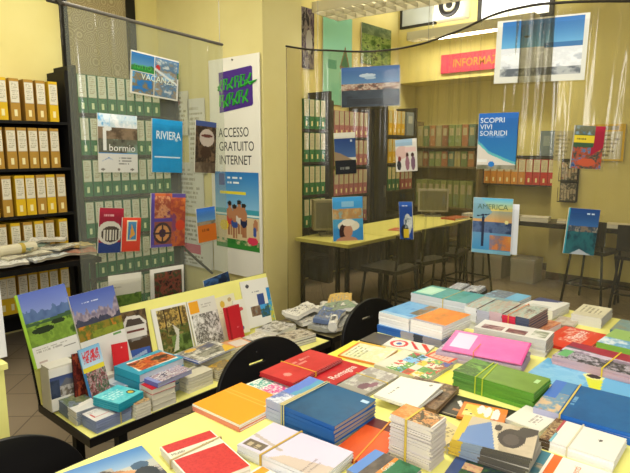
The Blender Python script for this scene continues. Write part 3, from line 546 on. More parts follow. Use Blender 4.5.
hung('brochure', 'dark brown brochure with a pale animal head on the left plastic sheet', 'brochure', cl, LX(2.057, 1.566, -4), .15, .3, [('bg', '4a3a2c'), ('n', 0, 1, 0, 1, 4, 8, ['2a211a', '6a543e', '3a2e24', '7a6248']), ('r', 0, 1, .9, 1, '3a4a7a'), ('e', .55, .68, .36, .17, 'c9bcae'), ('e', .55, .72, .28, .03, '6a3a34'), ('e', .5, .4, .25, .12, '4a3628'), ('n', 0, 1, 0, .2, 4, 3, ['8a7a60', '5a4a3a'])])
hung('brochure', 'dark red brochure with a white temple on the left plastic sheet', 'brochure', cl, LX(1.434, 1.141, -6), .135, .232, [('bg', '9a2034'), ('tx', .2, .8, .78, .88, 1, 'd8a0a0'), ('r', 0, 1, .0, .24, '2a3f7a'), ('e', .45, .45, .5, .26, 'd8d2c0'), ('e', .5, .42, .4, .18, '4a3f34')]+[('r', .2+.12*k, .26+.12*k, .28, .52, 'd8d2c0') for k in range(6)])
hung('brochure', 'red orange brochure with a framed blue picture beside the temple brochure', 'brochure', cl, LX(1.54, 1.109, -6, .012), .108, .18, [('bg', 'd8442c'), ('r', .25, .8, .3, .92, 'e8dcb0'), ('r', .3, .75, .34, .88, '4a86b0'), ('p', [(.4, .36), (.7, .5), (.5, .8)], 'e0a040')])
hung('brochure', 'orange brochure with a purple spoked wheel on the left plastic sheet', 'brochure', cl, LX(1.781, 1.161, -4), .225, .3, [('bg', 'c8683a'), ('n', .4, 1, 0, 1, 3, 2, ['d8783c', 'a84a3a', 'c86a3a', '8a4a6a']), ('r', 0, .6, 0, .5, '9a5a4a'), ('n', 0, .55, .55, .95, 5, 3, ['c87a4a', '7a3a5a', 'd89a6a', 'a0503a']), ('r', 0, .62, .48, .54, '5a4a9a'), ('r', 0, .1, 0, 1, '5a4a9a'), ('e', .33, .26, .26, .2, '4a3a3a'), ('e', .33, .26, .2, .15, 'd89a5a'), ('e', .33, .26, .1, .08, '4a2f4a'), ('r', .3, .36, .1, .42, '4a3a3a'), ('r', .1, .56, .24, .28, '4a3a3a'), ('r', 0, .62, 0, .05, '6a5aa8'), ('r', .6, 1, .93, 1, '5a4a8a'), ('e', .85, .4, .14, .1, 'd84a2a')])
hung('leaflet', 'small leaflet, blue sky above and orange below, on the left plastic sheet', 'leaflet', cl, LX(2.047, 1.109, 3), .138, .205, [('bg', 'e07a28'), ('grad', .52, 1, '7fb8e0', '2a62b8'), ('n', 0, 1, .5, .6, 6, 4, ['6a6a5a', 'a89a80']), ('tx', .2, .8, .28, .4, 1, '8a4a20')])
hung('brochure', 'white topped brochure with a green photo behind the yellow panel at left', 'brochure', cl, LX(1.493, .76, -3), .19, .28, [('bg', 'd6d2c0'), ('n', 0, 1, .0, .62, 3, 4, ['4a6a2a', '6f8a3c', '3a5524']), ('tx', .1, .5, .74, .8, 1, '9a978a'), ('e', .5, .68, .7, .07, 'd6d2c0')])
hung('brochure', 'white bordered brochure with dark red photo behind the yellow panel', 'brochure', cl, LX(1.758, .745, -1), .22, .3, [('bg', 'dcd9cc'), ('n', .1, .93, .1, .92, 5, 6, ['2a2a20', '6a2f28', '3f4a30', '8a4a3a', '1f231c'])])
hung('brochure', 'dark blue landscape brochure behind the right part of the yellow panel', 'brochure', cl, frame((2.117, 2.62, .70), 0, 6, 8), .2, .17, [('bg', '1c2f50'), ('n', 0, 1, .5, 1, 3, 4, ['23406a', '3a6090', '1a2a44']), ('m', .55, .3, .3, 4, 2, '1a2024', '2c343c'), ('n', 0, 1, 0, .3, 4, 2, ['10161c', '2a3a4a'])])
b = MB(); b.tube([(1.9, 2.69, 1.0), (2.0, 2.68, .9), (2.12, 2.675, .79)], .008, 6); b.build('strap', mat('2c2a24', .5), cl)
def RX(x, y, z, head, dn, roll=0):
    k = 1-dn/math.sqrt(x*x+y*y+(z-1.55)**2); return frame((x*k, y*k, 1.55+(z-1.55)*k), head, 0, roll)   # dn metres nearer to the viewer's side than the sheet
hung('poster', 'wide poster of a town under blue sky on the wavy curtain', 'poster', cr, RX(3.432, 2.423, 2.012, -64, .035, 1), .43, .285, [('grad', .5, 1, '6f9cc0', '28548c'), ('bg', '2f6296'), ('grad', .5, 1, '5f90bc', '2a5590'), ('n', 0, 1, .0, .52, 4, 3, ['1c2428', '2a3640', '3c4a50']), ('n', 0, 1, .42, .58, 9, 6, ['5a4a3c', 'a8806a', 'c8b8a0', '8a5a44', '4a4438']), ('e', .45, .78, .14, .05, 'c2d2de'), ('e', .5, .72, .1, .04, 'a8c0d2'), ('n', .1, .9, .05, .2, 4, 5, ['141a1c', '262f34'])])
hung('poster', 'big white bordered poster of pale dunes under blue sky on the curtain', 'poster', cr, RX(3.022, 1.061, 2.065, -81, .055, -1), .44, .318, [('bg', 'dcdcd2'), ('r', .06, .95, .1, .97, '4f9ad0'), ('grad', .55, .97, '6ab0dc', '2268b0'), ('r', 0, .06, 0, 1, 'dcdcd2'), ('r', .95, 1, 0, 1, 'dcdcd2'), ('r', .06, .95, .1, .55, 'dfe3e8'), ('n', .06, .95, .1, .48, 4, 3, ['a4aab2', 'dfe2e6', 'f0f2f4', 'bcc2ca']), ('r', .55, .95, .53, .6, '2f6fa8'), ('n', .06, .95, .1, .22, 5, 7, ['7a8088', 'b0b4b4', '5f666c']), ('e', .35, .72, .04, .02, '3a5a6a')])
hung('brochure', 'brochure with a sandy hill under dark blue sky on the wavy curtain', 'brochure', cr, RX(3.358, 2.596, 1.524, -38, .04, 3), .165, .31, [('bg', 'd8d4c0'), ('grad', .4, .86, '4a6a98', '20407a'), ('p', [(0, .55), (.3, .5), (.9, .32), (0, .3)], '9a8262'), ('r', 0, 1, 0, .34, '17191c'), ('tx', .2, .9, .08, .2, 1, '8a8a80'), ('e', .8, .8, .05, .03, 'c8d0d8')], cov=mat('b8b84a'))
hung('leaflet', 'white leaflet with two walking figures on the wavy curtain', 'leaflet', cr, RX(3.5, 2.141, 1.512, -88, .05, 4), .172, .23, [('bg', 'dedad2'), ('r', 0, .8, .8, 1, '9ab8d0'), ('e', .3, .6, .3, .2, 'd8b8b0'), ('e', .15, .2, .1, .16, '3a3a40'), ('e', .18, .4, .08, .08, '8a3a3a'), ('e', .55, .5, .07, .08, '4a2a24'), ('e', .55, .25, .1, .22, '9a6a7a'), ('e', .8, .5, .07, .07, '4a2a24'), ('e', .82, .25, .1, .22, '7a5a70'), ('r', .45, .95, .6, .75, 'e4c4c0')])
hung('brochure', 'beach brochure with a woman in a white sun hat on the curtain', 'brochure', cr, RX(3.374, 2.576, 1.022, -42, .04, 2), .235, .34, [('bg', '3a8cc4'), ('r', 0, 1, .72, 1, '3f9cd4'), ('r', .3, .7, .78, .9, '8ac0dc'), ('n', 0, 1, .5, .74, 4, 3, ['5fa0b0', 'c8a468', 'b88a50', '7fb0b4']), ('r', 0, 1, .3, .5, '4a9ec4'), ('e', .52, .34, .36, .13, 'e4dcc0'), ('e', .36, .2, .16, .2, '3a2018'), ('e', .5, .22, .15, .15, 'c08a68'), ('e', .5, .42, .22, .08, 'ece4cc'), ('e', .45, 0, .36, .1, 'c08a68')])
hung('leaflet', 'narrow blue leaflet with a white and yellow figure on the curtain', 'leaflet', cr, RX(3.502, 2.129, 1.034, -90, .05, 4), .112, .275, [('bg', '1f4a9a'), ('r', 0, 1, .88, 1, '2a5ab0'), ('tx', .2, .85, .86, .92, 1, 'd0d8e8'), ('e', .62, .4, .3, .28, 'c8ccc8'), ('e', .4, .2, .3, .2, '2a3038'), ('r', .3, .7, .04, .28, 'e0c030'), ('n', .4, .95, .3, .6, 6, 4, ['8a9298', 'd8dcd8', '4a5a60'])])
hung('brochure', 'blue brochure of a white shoreline reading SCOPRI and SORRIDI', 'brochure', cr, RX(3.003, 1.255, 1.598, -84, .08, 0), .212, .3, [('bg', '2a6ab4'), ('grad', 0, 1, '2f86b8', '2560ac'), ('p', [(0, .52), (.3, .32), (.7, .2), (1, .12), (1, 0), (0, 0)], '5fb4b8'), ('p', [(0, .46), (.3, .27), (.7, .15), (1, .08), (1, 0), (0, 0)], 'd8d0c4'), ('n', 0, 1, 0, .08, 5, 3, ['6a6a50', '9a9480']), ('e', .37, .09, .08, .05, '2a78c4'), ('tx', .2, .95, .55, .62, 1, '5a90cc'), ('r', 0, .26, .12, .18, 'e0e0dc')],
     [('SCOPRI', .038, -.46, .33, 'dfe8ee', 0, 'title', 'LEFT', 1.05), ('VIVI', .038, -.46, .215, 'dfe8ee', 0, 'title', 'LEFT', 1.05), ('SORRIDI', .038, -.46, .1, 'dfe8ee', 0, 'title', 'LEFT', 1.05)])
hung('guide_book', 'small guide book with yellow title bar and red corner band on the curtain', 'book', cr, RX(3.079, .812, 1.563, -55, .075, -3), .145, .212, [('bg', '3a5a3a'), ('n', 0, 1, .8, 1, 4, 2, ['5a8aa8', '6a6a50', '8fb0c0']), ('n', 0, 1, 0, .5, 5, 6, ['2f4a7a', '5a7aa0', 'b8502a', '3a4a44', 'd87a3a']), ('r', 0, .72, .6, .78, 'e4cc2c'), ('tx', .1, .65, .64, .74, 1, '4a4420'), ('r', .68, 1, .5, 1, 'a81c34'), ('p', [(.6, .3), (1, .5), (1, .56), (.6, .5)], 'a81c34'), ('e', .5, .15, .3, .1, 'c85a34')], t=.012, cov=mat('cfcfc8'))
hung('brochure', 'AMERICA brochure with a figure before a sunset beach on the curtain', 'brochure', cr, RX(3.009, 1.265, 1.122, -84, .095, 0), .215, .31, [('bg', '3a7ab0'), ('grad', .55, 1, 'e8a860', '5fb0d4'), ('grad', .78, 1, 'e8d070', '4fa4d0'), ('p', [(0, .62), (.3, .62), (.5, .75), (.2, 1), (0, 1)], '7fa8b8'), ('n', 0, 1, .38, .58, 4, 3, ['3a4f7a', '5a6f94', '2c3c60']), ('grad', 0, .38, '3f8fc0', '6a9cc0'), ('n', .45, 1, .08, .34, 3, 2, ['e09a4a', 'd8844a', '8a7a8a']), ('r', 0, 1, 0, .06, '7fb4c8'), ('e', .87, .58, .05, .035, 'f4e8a0'), ('r', .23, .3, .12, .66, '2a3048'), ('p', [(.1, .66), (.42, .7), (.42, .72), (.1, .68)], '2a3048'), ('e', .265, .69, .03, .025, '2a3048')],
     [('AMERICA', .04, 0, .3, '4a6a50')])
hung('brochure', 'white edged brochure tucked behind the AMERICA brochure', 'brochure', cr, RX(2.98, 1.17, 1.118, -88, .05, 0), .13, .275, [('bg', 'd8dae0')])
hung('brochure', 'dark blue brochure of a lake below a town on the curtain', 'brochure', cr, RX(3.081, .81, 1.126, -55, .045, -4), .155, .24, [('bg', '1f4878'), ('grad', .6, 1, '3a70b0', '163a70'), ('n', 0, 1, .5, .62, 8, 4, ['6a5a4a', '8a7a68', '3a4a5a', 'b0a088']), ('n', 0, 1, .0, .5, 3, 5, ['1c4a58', '2a6a70', '173844']), ('p', [(.2, 0), (.5, .12), (.9, 0)], 'b8c0c8'), ('tx', .6, .95, .87, .93, 1, 'c8d4e0'), ('r', 0, .04, 0, 1, '3a9ab0')])

# ------------------------------------------------------------------ low display bench with the yellow back panel
o = thing('display_bench', 'low yellow bench with black edges and a leaning yellow back panel', 'bench', None, flat((1.735, 2.26, 0)))
b = MB(); b.box(-.77, .765, -.23, .25, .362, .399); b.build('edge_band', BLACK, o); b = MB(); b.box(-.762, .757, -.222, .245, .399, .4); b.build('bench_top', YTABLE, o)
for x in (-.62, .70):
    for y in (-.2, .2):
        b = MB(); b.box(x-.02, x+.02, y-.02, y+.02, 0, .362); b.build('leg', BLACKM, o)
pm = frame((0, .228, .4), 0, 17)
b = MB(); b.box(-.765, .765, 0, .355, -.004, 0); b.build('back_panel', YTABLE, o, pm); b = MB(); b.box(-.77, .77, 0, .357, -.016, -.0045); b.box(-.772, -.765, 0, .357, -.0045, .001); b.build('panel_backing', BLACKM, o, pm)
SURF = lambda z: 2.488+(z-.4)*.3057
def lean(name, label, cat, u, zt, w, h, A, a=17, roll=0, t=.006, dy=0, cov=None, texts=(), page=PAPER, v=None, head=0):
    zc = zt-h/2*math.cos(R(a)); y = (v if v is not None else SURF(zc)-.003-t/math.cos(R(a))-dy)
    return booklet(name, label, cat, frame((u, y, zc), head, a, roll), w, h, t, cov or mat('dcd8cc', .5), A, page, 'L', None, None, None, texts)
for x0, x1, hh, t in ((.968, 1.085, .205, 'pale leaflet carton at the left end of the bench under the meadow catalog'), (1.12, 1.37, .088, 'pale leaflet carton on the bench under the autumn mountain catalog')):
    o = thing('leaflet_carton', t, 'box', None, flat(((x0+x1)/2, 2.42, .401))); b = MB(); w = (x1-x0)/2; b.box(-w, w, -.05, .045, 0, hh); b.build('carton', mat('cfccc0', .7), o); b = MB(); b.box(-w+.008, w-.008, -.052, -.05, .02, hh*.8); b.build('label', mat('b9b6a8', .7), o)
lean('catalog', 'catalog of a green meadow below a blue mountain, leftmost on the bench', 'catalog', 1.04, .922, .225, .34, [('bg', 'dddbd4'), ('grad', .28, 1, 'b8c4dc', '5a6cb8'), ('m', .74, .3, .22, 3, 5, '4a608c', '5f78a0'), ('r', 0, 1, .3, .6, '55702c'), ('n', 0, 1, .28, .6, 4, 3, ['4a6a22', '6c8a30', '7fa03a', '3f5a20']), ('p', [(0, .6), (.35, .58), (1, .63), (1, .56), (0, .55)], '3f5a3a'), ('e', .35, .47, .22, .045, '26331c'), ('e', .68, .53, .14, .035, '28351e'), ('r', 0, 1, 0, .28, 'dddbd4'), ('r', 0, .045, 0, 1, '9ac23c'), ('tx', .12, .9, .18, .25, 2, 'b0ada4'), ('r', .65, .9, .16, .175, '8a887e'), ('r', .12, .28, .05, .08, 'b9a8a0')], 16, 4, .005, 0, mat('9ac23c'), (), PAPER, 2.50)
lean('catalog', 'catalog of an autumn meadow below rocky peaks, second on the bench', 'catalog', 1.268, .873, .232, .40, [('bg', 'dddbd4'), ('grad', .45, 1, 'a8b4d0', '4a5ca8'), ('m', .74, .4, .26, 5, 8, '6a6278', 'b0a0a4'), ('m', .64, .4, .14, 4, 2, '3a3c50', '4a4a58'), ('n', 0, 1, .44, .61, 5, 3, ['a86a24', '8a7a2a', '5f6a24', 'c07a2a']), ('n', .3, 1, .44, .52, 6, 5, ['6a7a2c', '86902f', '4a5a24']), ('r', 0, 1, 0, .44, 'dddbd4'), ('r', .72, .9, .4, .42, '6a9a5a'), ('tx', .2, .8, .87, .9, 1, 'c8d0e4')], 16, 3.5, .009, 0, None, (), PAPER, 2.472)
lean('booklet', 'narrow red booklet propped at the foot of the autumn catalog', 'booklet', 1.315, .62, .082, .14, [('bg', 'd02a30'), ('tx', .55, .85, .8, .88, 1, 'e8a0a0')], 14, -4, .005, 0, mat('c8262c'), (), PAPER, 2.385)
lean('brochure', 'dark brochure with a white coach front leaning on the yellow panel', 'brochure', 1.487, .71, .16, .3, [('bg', '5a4a34'), ('n', 0, 1, 0, 1, 4, 8, ['3a2e20', '6f5a3e', '4a3a28']), ('p', [(.12, .5), (.1, .8), (.3, .92), (.75, .9), (.95, .78), (.9, .48)], 'd4d0c8'), ('p', [(.18, .74), (.3, .86), (.74, .85), (.88, .74)], '4a4038'), ('r', .2, .84, .62, .66, '6a3a34'), ('n', .1, .9, .45, .52, 5, 4, ['3a2e20', '8a8680']), ('p', [(.0, .45), (1, .5), (1, .34), (0, .34)], '4a3a2a'), ('r', .06, .94, .1, .33, '3f5aa8'), ('p', [(.2, .2), (.8, .28), (.8, .22), (.2, .15)], '9ab0d8')], 17, -2)
lean('brochure', 'white edged brochure of an autumn forest path leaning on the yellow panel', 'brochure', 1.715, .69, .225, .285, [('bg', 'e2e0d6'), ('n', .12, .96, .05, .95, 5, 4, ['2f2a1a', '6a5a2c', '4a5a28', '8a7a4a', '38401e']), ('n', .12, .96, .6, .95, 5, 2, ['8a7a3c', 'b89a50', '5a4a2a', 'c8b878', '6a5a30']), ('n', .4, .96, .05, .4, 5, 9, ['4a5f2c', '6a8040', '39481f']), ('p', [(.4, .1), (.55, .12), (.66, .5), (.5, .62), (.56, .4)], 'c4c2b4'), ('r', .3, .34, .5, .95, '3a2c1c'), ('r', .75, .79, .55, .95, '33281a')], 17, -1)
lean('brochure', 'grey brochure of snowy branches with an orange square on the yellow panel', 'brochure', 1.937, .685, .2, .29, [('bg', 'd4d2c6'), ('n', .06, 1, .0, .7, 7, 3, ['8a8880', 'd0cec8', '5f5c54', 'b8b6ae', 'e0ded8']), ('r', 0, .06, 0, 1, 'e6e4da'), ('r', .04, .36, .74, .97, 'e2a02c'), ('tx', .45, .95, .8, .9, 2, 'b0aca0')], 17, 0)
lean('brochure', 'cream brochure with a small yellow emblem behind the red book', 'brochure', 2.115, .668, .15, .26, [('bg', 'dedab8'), ('e', .3, .82, .12, .08, 'd0b040'), ('e', .7, .88, .1, .05, 'b8a070'), ('tx', .1, .9, .6, .7, 2, 'c0b890')], 17, 2)
lean('book', 'thick red book standing askew before the yellow panel', 'book', 2.075, .628, .125, .215, [('bg', 'c01c2c'), ('tx', .55, .8, .35, .42, 1, 'd87078'), ('r', 0, .12, 0, 1, '98141f')], 14, -3, .022, .02, mat('b81a2a'), (), PAPER, 2.44, 12)
lean('leaflet', 'white leaflet with a red mark and a blue dot beside the red book', 'leaflet', 2.2, .628, .095, .21, [('bg', 'e2dfd2'), ('e', .45, .72, .3, .06, 'd05a5a'), ('e', .45, .16, .12, .06, '4a5a8a')], 17, -3, .004, .014)
lean('brochure', 'white brochure with blue holiday photos at the right end of the yellow panel', 'brochure', 2.365, .72, .235, .3, [('bg', 'e4e2d8'), ('e', .22, .88, .06, .04, '4a4a50'), ('tx', .35, .75, .72, .76, 1, 'a0a0a0'), ('r', .5, .75, .44, .68, '3a4f8a'), ('n', .2, .62, .22, .44, 5, 3, ['3a5a8a', '6a5040', '8a7a60', '4a86c0']), ('n', .55, 1, .16, .44, 5, 6, ['2f86c8', '4aa0d8', '3a5a50', '2a70b0']), ('r', .88, 1, .0, .78, '2f86c4'), ('n', .88, 1, 0, .5, 5, 3, ['2f86c4', 'c8c040', '3a9ad0'])], 17, -2)
lean('leaflet', 'white leaflet with a dark mountain photo on the left carton', 'leaflet', 1.02, .60, .118, .185, [('bg', 'e2e0d8'), ('grad', .3, .8, '8a94a8', '3a4a7a'), ('p', [(0, .3), (0, .6), (.3, .5), (.6, .72), (1, .62), (1, .3)], '6a6a72'), ('n', .2, 1, .3, .55, 4, 6, ['4a4a50', 'b8b4b0', '6a6258', 'c8c4c0']), ('n', 0, .35, .3, .72, 3, 6, ['1f2840', '3f4a64']), ('r', 0, 1, 0, .3, 'e2e0d8')], 6, -1, .008, 0, None, (), PAPER, 2.36)
lean('leaflet', 'dark red brown leaflet between the mountain leaflet and the festival booklet', 'leaflet', 1.093, .65, .08, .24, [('bg', '4a1c18'), ('n', 0, 1, 0, 1, 4, 7, ['2a1210', '7a2c20', '4a1a16', 'a0482c'])], 8, -3, .005, 0, mat('3a1814'), (), PAPER, 2.33)
lean('booklet', 'sky blue festival booklet with red title and yellow band standing on leaflets', 'booklet', 1.135, .675, .1, .225, [('bg', '9cc8e0'), ('grad', .6, 1, 'c4dcec', '7fb8dc'), ('r', .1, .85, .83, .93, 'd83a44'), ('r', .2, .9, .7, .78, 'd8303c'), ('n', .1, .9, .69, .94, 12, 3, ['d83a44', 'd83a44', 'a8d0e4', 'd83a44']), ('r', 0, 1, .52, .62, 'e6d23c'), ('n', 0, 1, .0, .52, 6, 5, ['3a4a3a', '8a4a4a', 'b89a9a', '4a6a4a', '9a5a6a', 'd8c8c0']), ('r', 0, .06, 0, .52, '3a78b8')], 12, 5, .008, 0, mat('5a9ac8'), (), PAPER, 2.3)

def pile(name, cat, topd, under, x, y, w, h, rot, z0, z1, n, cov, A, **k):
    return stack(name, cat, topd, under, under.split(' beneath')[0]+' pile' if n > 2 else None, x, y, w, h, rot, n, (z1-z0)/n, cov, A, z=z0+.0008, **k)
pile('leaflet', 'leaflet', 'mountain photo leaflet on top of the pile at the bench corner', 'mountain leaflet beneath the topmost at the left end of the bench', 1.04, 2.262, .106, .185, -2, .4, .461, 10, mat('8a94a0'), [('bg', 'd8d8d4'), ('n', 0, 1, .35, 1, 4, 4, ['4a5a7a', '7a8490', '5a6a44', '8a8a6a']), ('p', [(.2, .2), (1, .35), (1, .5), (.4, .4)], 'e4e2dc')], segs=[(0, .45, mat('e0e0e0')), (.45, 1, mat('6f7d92'))], page=mat('c4c8d0'))
pile('leaflet', 'leaflet', 'pale leaflet with a red line on top of the front corner pile', 'grey blue leaflet beneath the topmost of the front corner pile on the bench', 1.085, 2.11, .165, .108, 3, .4, .453, 10, mat('8a96b4'), [('bg', 'dcd8d4'), ('n', .55, 1, 0, 1, 4, 3, ['5a6484', '8a92a8', '4a5070']), ('r', .1, .5, .3, .36, 'c04a4a'), ('r', .1, .14, .3, .7, 'c04a4a'), ('tx', .1, .5, .7, .9, 2, '9a9aa0')], page=mat('9aa4c0'), spine='B')
band('rubber band round the grey blue leaflets at the bench corner', 1.085, 2.11, .165, .108, 3, .4, .453, .68, 'y', BANDG)
pile('brochure', 'brochure', 'turquoise brochure lying askew on the bench corner leaflets', 'turquoise brochure beneath the askew top one at the bench corner', 1.15, 2.125, .14, .155, 14, .462, .5, 4, mat('1f9ab0'), [('bg', '48bcca'), ('n', 0, 1, 0, 1, 3, 4, ['3aaec0', '6fd0d8', '48bcca']), ('tx', .1, .8, .3, .8, 4, 'b8e4e8'), ('e', .8, .3, .12, .14, '2a3a34'), ('e', .8, .3, .08, .09, 'd8b840')], spine='B', page=mat('3fa4b4'))
pile('leaflet', 'leaflet', 'small grey leaflet on the pile behind the turquoise brochures', 'grey leaflet beneath the topmost behind the turquoise brochures', 1.235, 2.27, .07, .13, 9, .4, .485, 8, mat('9aa4b0'), [('bg', 'b8c0c8'), ('r', .1, .9, .1, .6, '8a96a8')])
pile('book', 'book', 'book with an orange canyon photo in a turquoise border on the bench', 'thick cream edged book beneath the orange canyon book', 1.375, 2.228, .26, .185, 6, .4, .555, 4, mat('2a9ab4'), [('bg', '2f9ab8'), ('p', [(.1, .2), (.95, .12), (.98, .8), (.2, .9)], 'e8e4dc'), ('n', .15, .95, .2, .82, 4, 5, ['c8562a', 'a8401c', 'd8843c', '5a2a1c', 'c8562a']), ('e', .75, .55, .2, .1, '3a2a24')], page=mat('bcc4cc'), under_cov=mat('2f90aa'))
z = pile('book', 'book', 'red covered book topmost of the cream pile at the bench front', 'cream edged book beneath the red one at the bench front', 1.325, 2.085, .125, .09, 0, .4, .507, 4, mat('c02428'), [('bg', 'c8262c')], page=CREAM, spine=None, under_cov=mat('d8d2ba'))
booklet('brochure', 'purple photo brochure lying across the red book on the bench', 'brochure', flat((1.385, 2.095, z), 5), .2, .105, .02, mat('6a70b4'), [('bg', 'b0aec4'), ('n', 0, 1, 0, 1, 6, 4, ['5a62a8', 'c8c4cc', '8a6a7a', 'd8d4d4', '4a3f5a']), ('r', 0, .1, 0, 1, '8a94cc')], mat('a8a8bc'), 'L')
pile('book', 'book', 'cream paperback on the low pile right of the bench corner', 'cream paperback beneath the topmost right of the bench corner', 1.215, 2.075, .075, .085, 0, .4, .468, 5, mat('d8d2bc'), [('bg', '6a4a34'), ('n', 0, 1, 0, 1, 4, 3, ['8a4a2c', 'c8a878', '4a3a2c'])], page=CREAM, spine=None)
pile('book', 'book', 'cream book on the wide low pile in the middle of the bench front', 'cream book beneath the topmost on the wide low bench pile', 1.555, 2.13, .155, .105, 2, .4, .475, 5, mat('d8d2bc'), [('bg', 'd2ccb6'), ('r', .05, .95, .7, .9, '9a9688')], page=CREAM, spine=None)
pile('book', 'book', 'cream catalog on the pile before the forest brochure', 'cream catalog beneath the topmost before the forest brochure', 1.725, 2.285, .25, .18, 4, .4, .488, 6, mat('d4ceb8'), [('bg', 'd6d0bc')], page=CREAM, spine=None)
booklet('magazine', 'white landscape magazine with a blue striped spine lying on the bench pile', 'magazine', flat((1.725, 2.26, .49), 6), .27, .19, .009, mat('5a6aa0'), [('bg', 'c8c6bc'), ('n', 0, 1, 0, 1, 4, 5, ['8a8a80', 'd8d6cc', 'b0aea4', '6f6c60', 'e0dcd0']), ('r', 0, .07, 0, 1, 'dcdce0'), ('r', .015, .055, .05, .9, '5a6aa8'), ('n', .5, .9, .6, .95, 4, 3, ['3a4a8a', '5a5a6a', 'c8b48a']), ('p', [(.7, 0), (1, 0), (1, .45), (.9, .4)], 'e0b840'), ('e', .35, .85, .14, .1, 'e0b040'), ('n', .25, .8, .15, .5, 6, 6, ['6a6a5a', '9a988a', '4a4a40'])])
pile('booklet', 'booklet', 'yellow brown booklet on the pile beside the wide cream pile', 'booklet beneath the yellow brown one beside the wide cream pile', 1.72, 2.12, .13, .085, 6, .4, .46, 5, mat('b0a078'), [('bg', 'c8a85a'), ('n', 0, 1, 0, 1, 4, 3, ['d8c07a', '8a7a5a', 'c8a040'])], page=CREAM, spine=None)
pile('booklet', 'booklet', 'orange topped booklet on the pile below the red book', 'beige booklet beneath the orange topped one below the red book', 2.0, 2.33, .16, .13, -5, .4, .45, 4, mat('c8b89a'), [('bg', 'd89a6a'), ('r', .3, .9, .1, .8, 'd8d0c4')])
pile('booklet', 'booklet', 'grey white booklet on the pile below the white leaflet', 'grey booklet beneath the grey white one near the white leaflet', 2.15, 2.3, .13, .14, 6, .4, .455, 5, mat('b0aca0'), [('bg', 'c4c0b4'), ('n', 0, 1, 0, 1, 4, 6, ['9a968a', 'd8d4c8', 'b0a890'])])
pile('book', 'book', 'book with a dark photo on the pile at the right end of the bench', 'white edged book beneath the dark photo book at the right bench end', 2.36, 2.365, .215, .165, 11, .4, .452, 3, mat('d8d6d0'), [('bg', '5a544c'), ('n', 0, 1, 0, 1, 4, 3, ['3a342c', '8a8478', 'c8c4bc', '4a443c']), ('r', 0, .08, 0, 1, 'c8c4bc')], page=PAPER, spine='B')
pile('book', 'book', 'book with a brown photo on the pile behind the slotted chair', 'white paged book beneath the brown photo book behind the slotted chair', 2.34, 2.17, .2, .14, -8, .4, .45, 3, mat('6a6258'), [('bg', '7a6a58'), ('n', 0, 1, 0, 1, 4, 7, ['4a4038', '9a8c78', 'c8c0b0', '5f5448'])], page=PAPER)
pile('magazine', 'magazine', 'blue grey magazine on the low pile behind the slotted chair', 'magazine beneath the blue grey one behind the slotted chair', 2.12, 2.13, .19, .14, 9, .4, .44, 3, mat('7a8490'), [('bg', '8a96a4'), ('n', 0, 1, 0, 1, 4, 9, ['4a5a74', 'a8b0b8', 'd0d0c8', '5f6a78'])], page=PAPER)
# second low table with newspapers
table('low_table', 'low black edged table of newspapers beyond the display bench', 2.54, 3.0, 2.05, 2.5, .4, mat('a89c70', .5), BLACK, .035)
for i, (x, y, w, h, r, z, c, t) in enumerate([(2.68, 2.17, .28, .2, 12, .4, '9a9a94', 'grey newspaper lying lowest at the front of the low table'), (2.68, 2.36, .26, .22, -15, .4, 'b4b0a4', 'beige newspaper at the back left of the low table'), (2.7, 2.2, .26, .16, 25, .442, '5f7094', 'newspaper with a dark blue photo on the low table'), (2.88, 2.3, .24, .2, 10, .4, 'a8a498', 'folded newspaper at the right of the low table'),
                                             (2.66, 2.4, .28, .14, 4, .447, 'd2cec2', 'long white crumpled newspaper at the back of the low table'), (2.86, 2.26, .22, .14, -28, .447, '8a9a80', 'greenish newspaper lying on the folded one'), (2.9, 2.15, .18, .14, 18, .4, 'cfcbc0', 'small white paper at the front right of the low table')]):
    booklet('newspaper', t, 'newspaper', flat((x, y, z), r), w, h, .026, mat(c), [('bg', c), ('tx', .05, .95, .05, .95, 8, '7f7c74'), ('n', .2, .75, .35, .85, 4, i+2, [c, 'dcd8cc', '5a5a56', c])], PAPER, 'L', None, crumple(.05, i+3))
o = thing('magazine_roll', 'rolled white magazine with dark letters at the end of the low table', 'magazine', None, flat((2.6, 2.09, .475), 35)); b = MB(); b.tube([(-.085, 0, 0), (.085, 0, 0)], .03, 16); b.build('paper', mat('dedcd4', .6), o)
text('Viala', .05, 0, -.012, .0312, '2a3444', o, 0, 'lettering', 'CENTER', 1, .02)
o = thing('paper_stand', 'low crate of yellow and white papers beyond the low table', 'crate', None, flat((3.12, 2.44, 0), 10)); b = MB(); b.box(-.14, .14, -.13, .13, 0, .34); b.build('crate', mat('6a6252', .7), o)
for i, (c, r) in enumerate((('d8c890', 10), ('d0ccc0', -20), ('c8a860', 35))):
    booklet('newspaper', ['yellowish paper lowest in the crate heap', 'white paper in the middle of the crate heap', 'golden paper topmost on the crate heap'][i], 'newspaper', flat((3.11, 2.44, .345+i*.035), r), .24, .17, .02, mat(c), [('bg', c), ('tx', .1, .9, .1, .9, 6, '9a9484')], PAPER, 'L', None, crumple(.06, i+11))

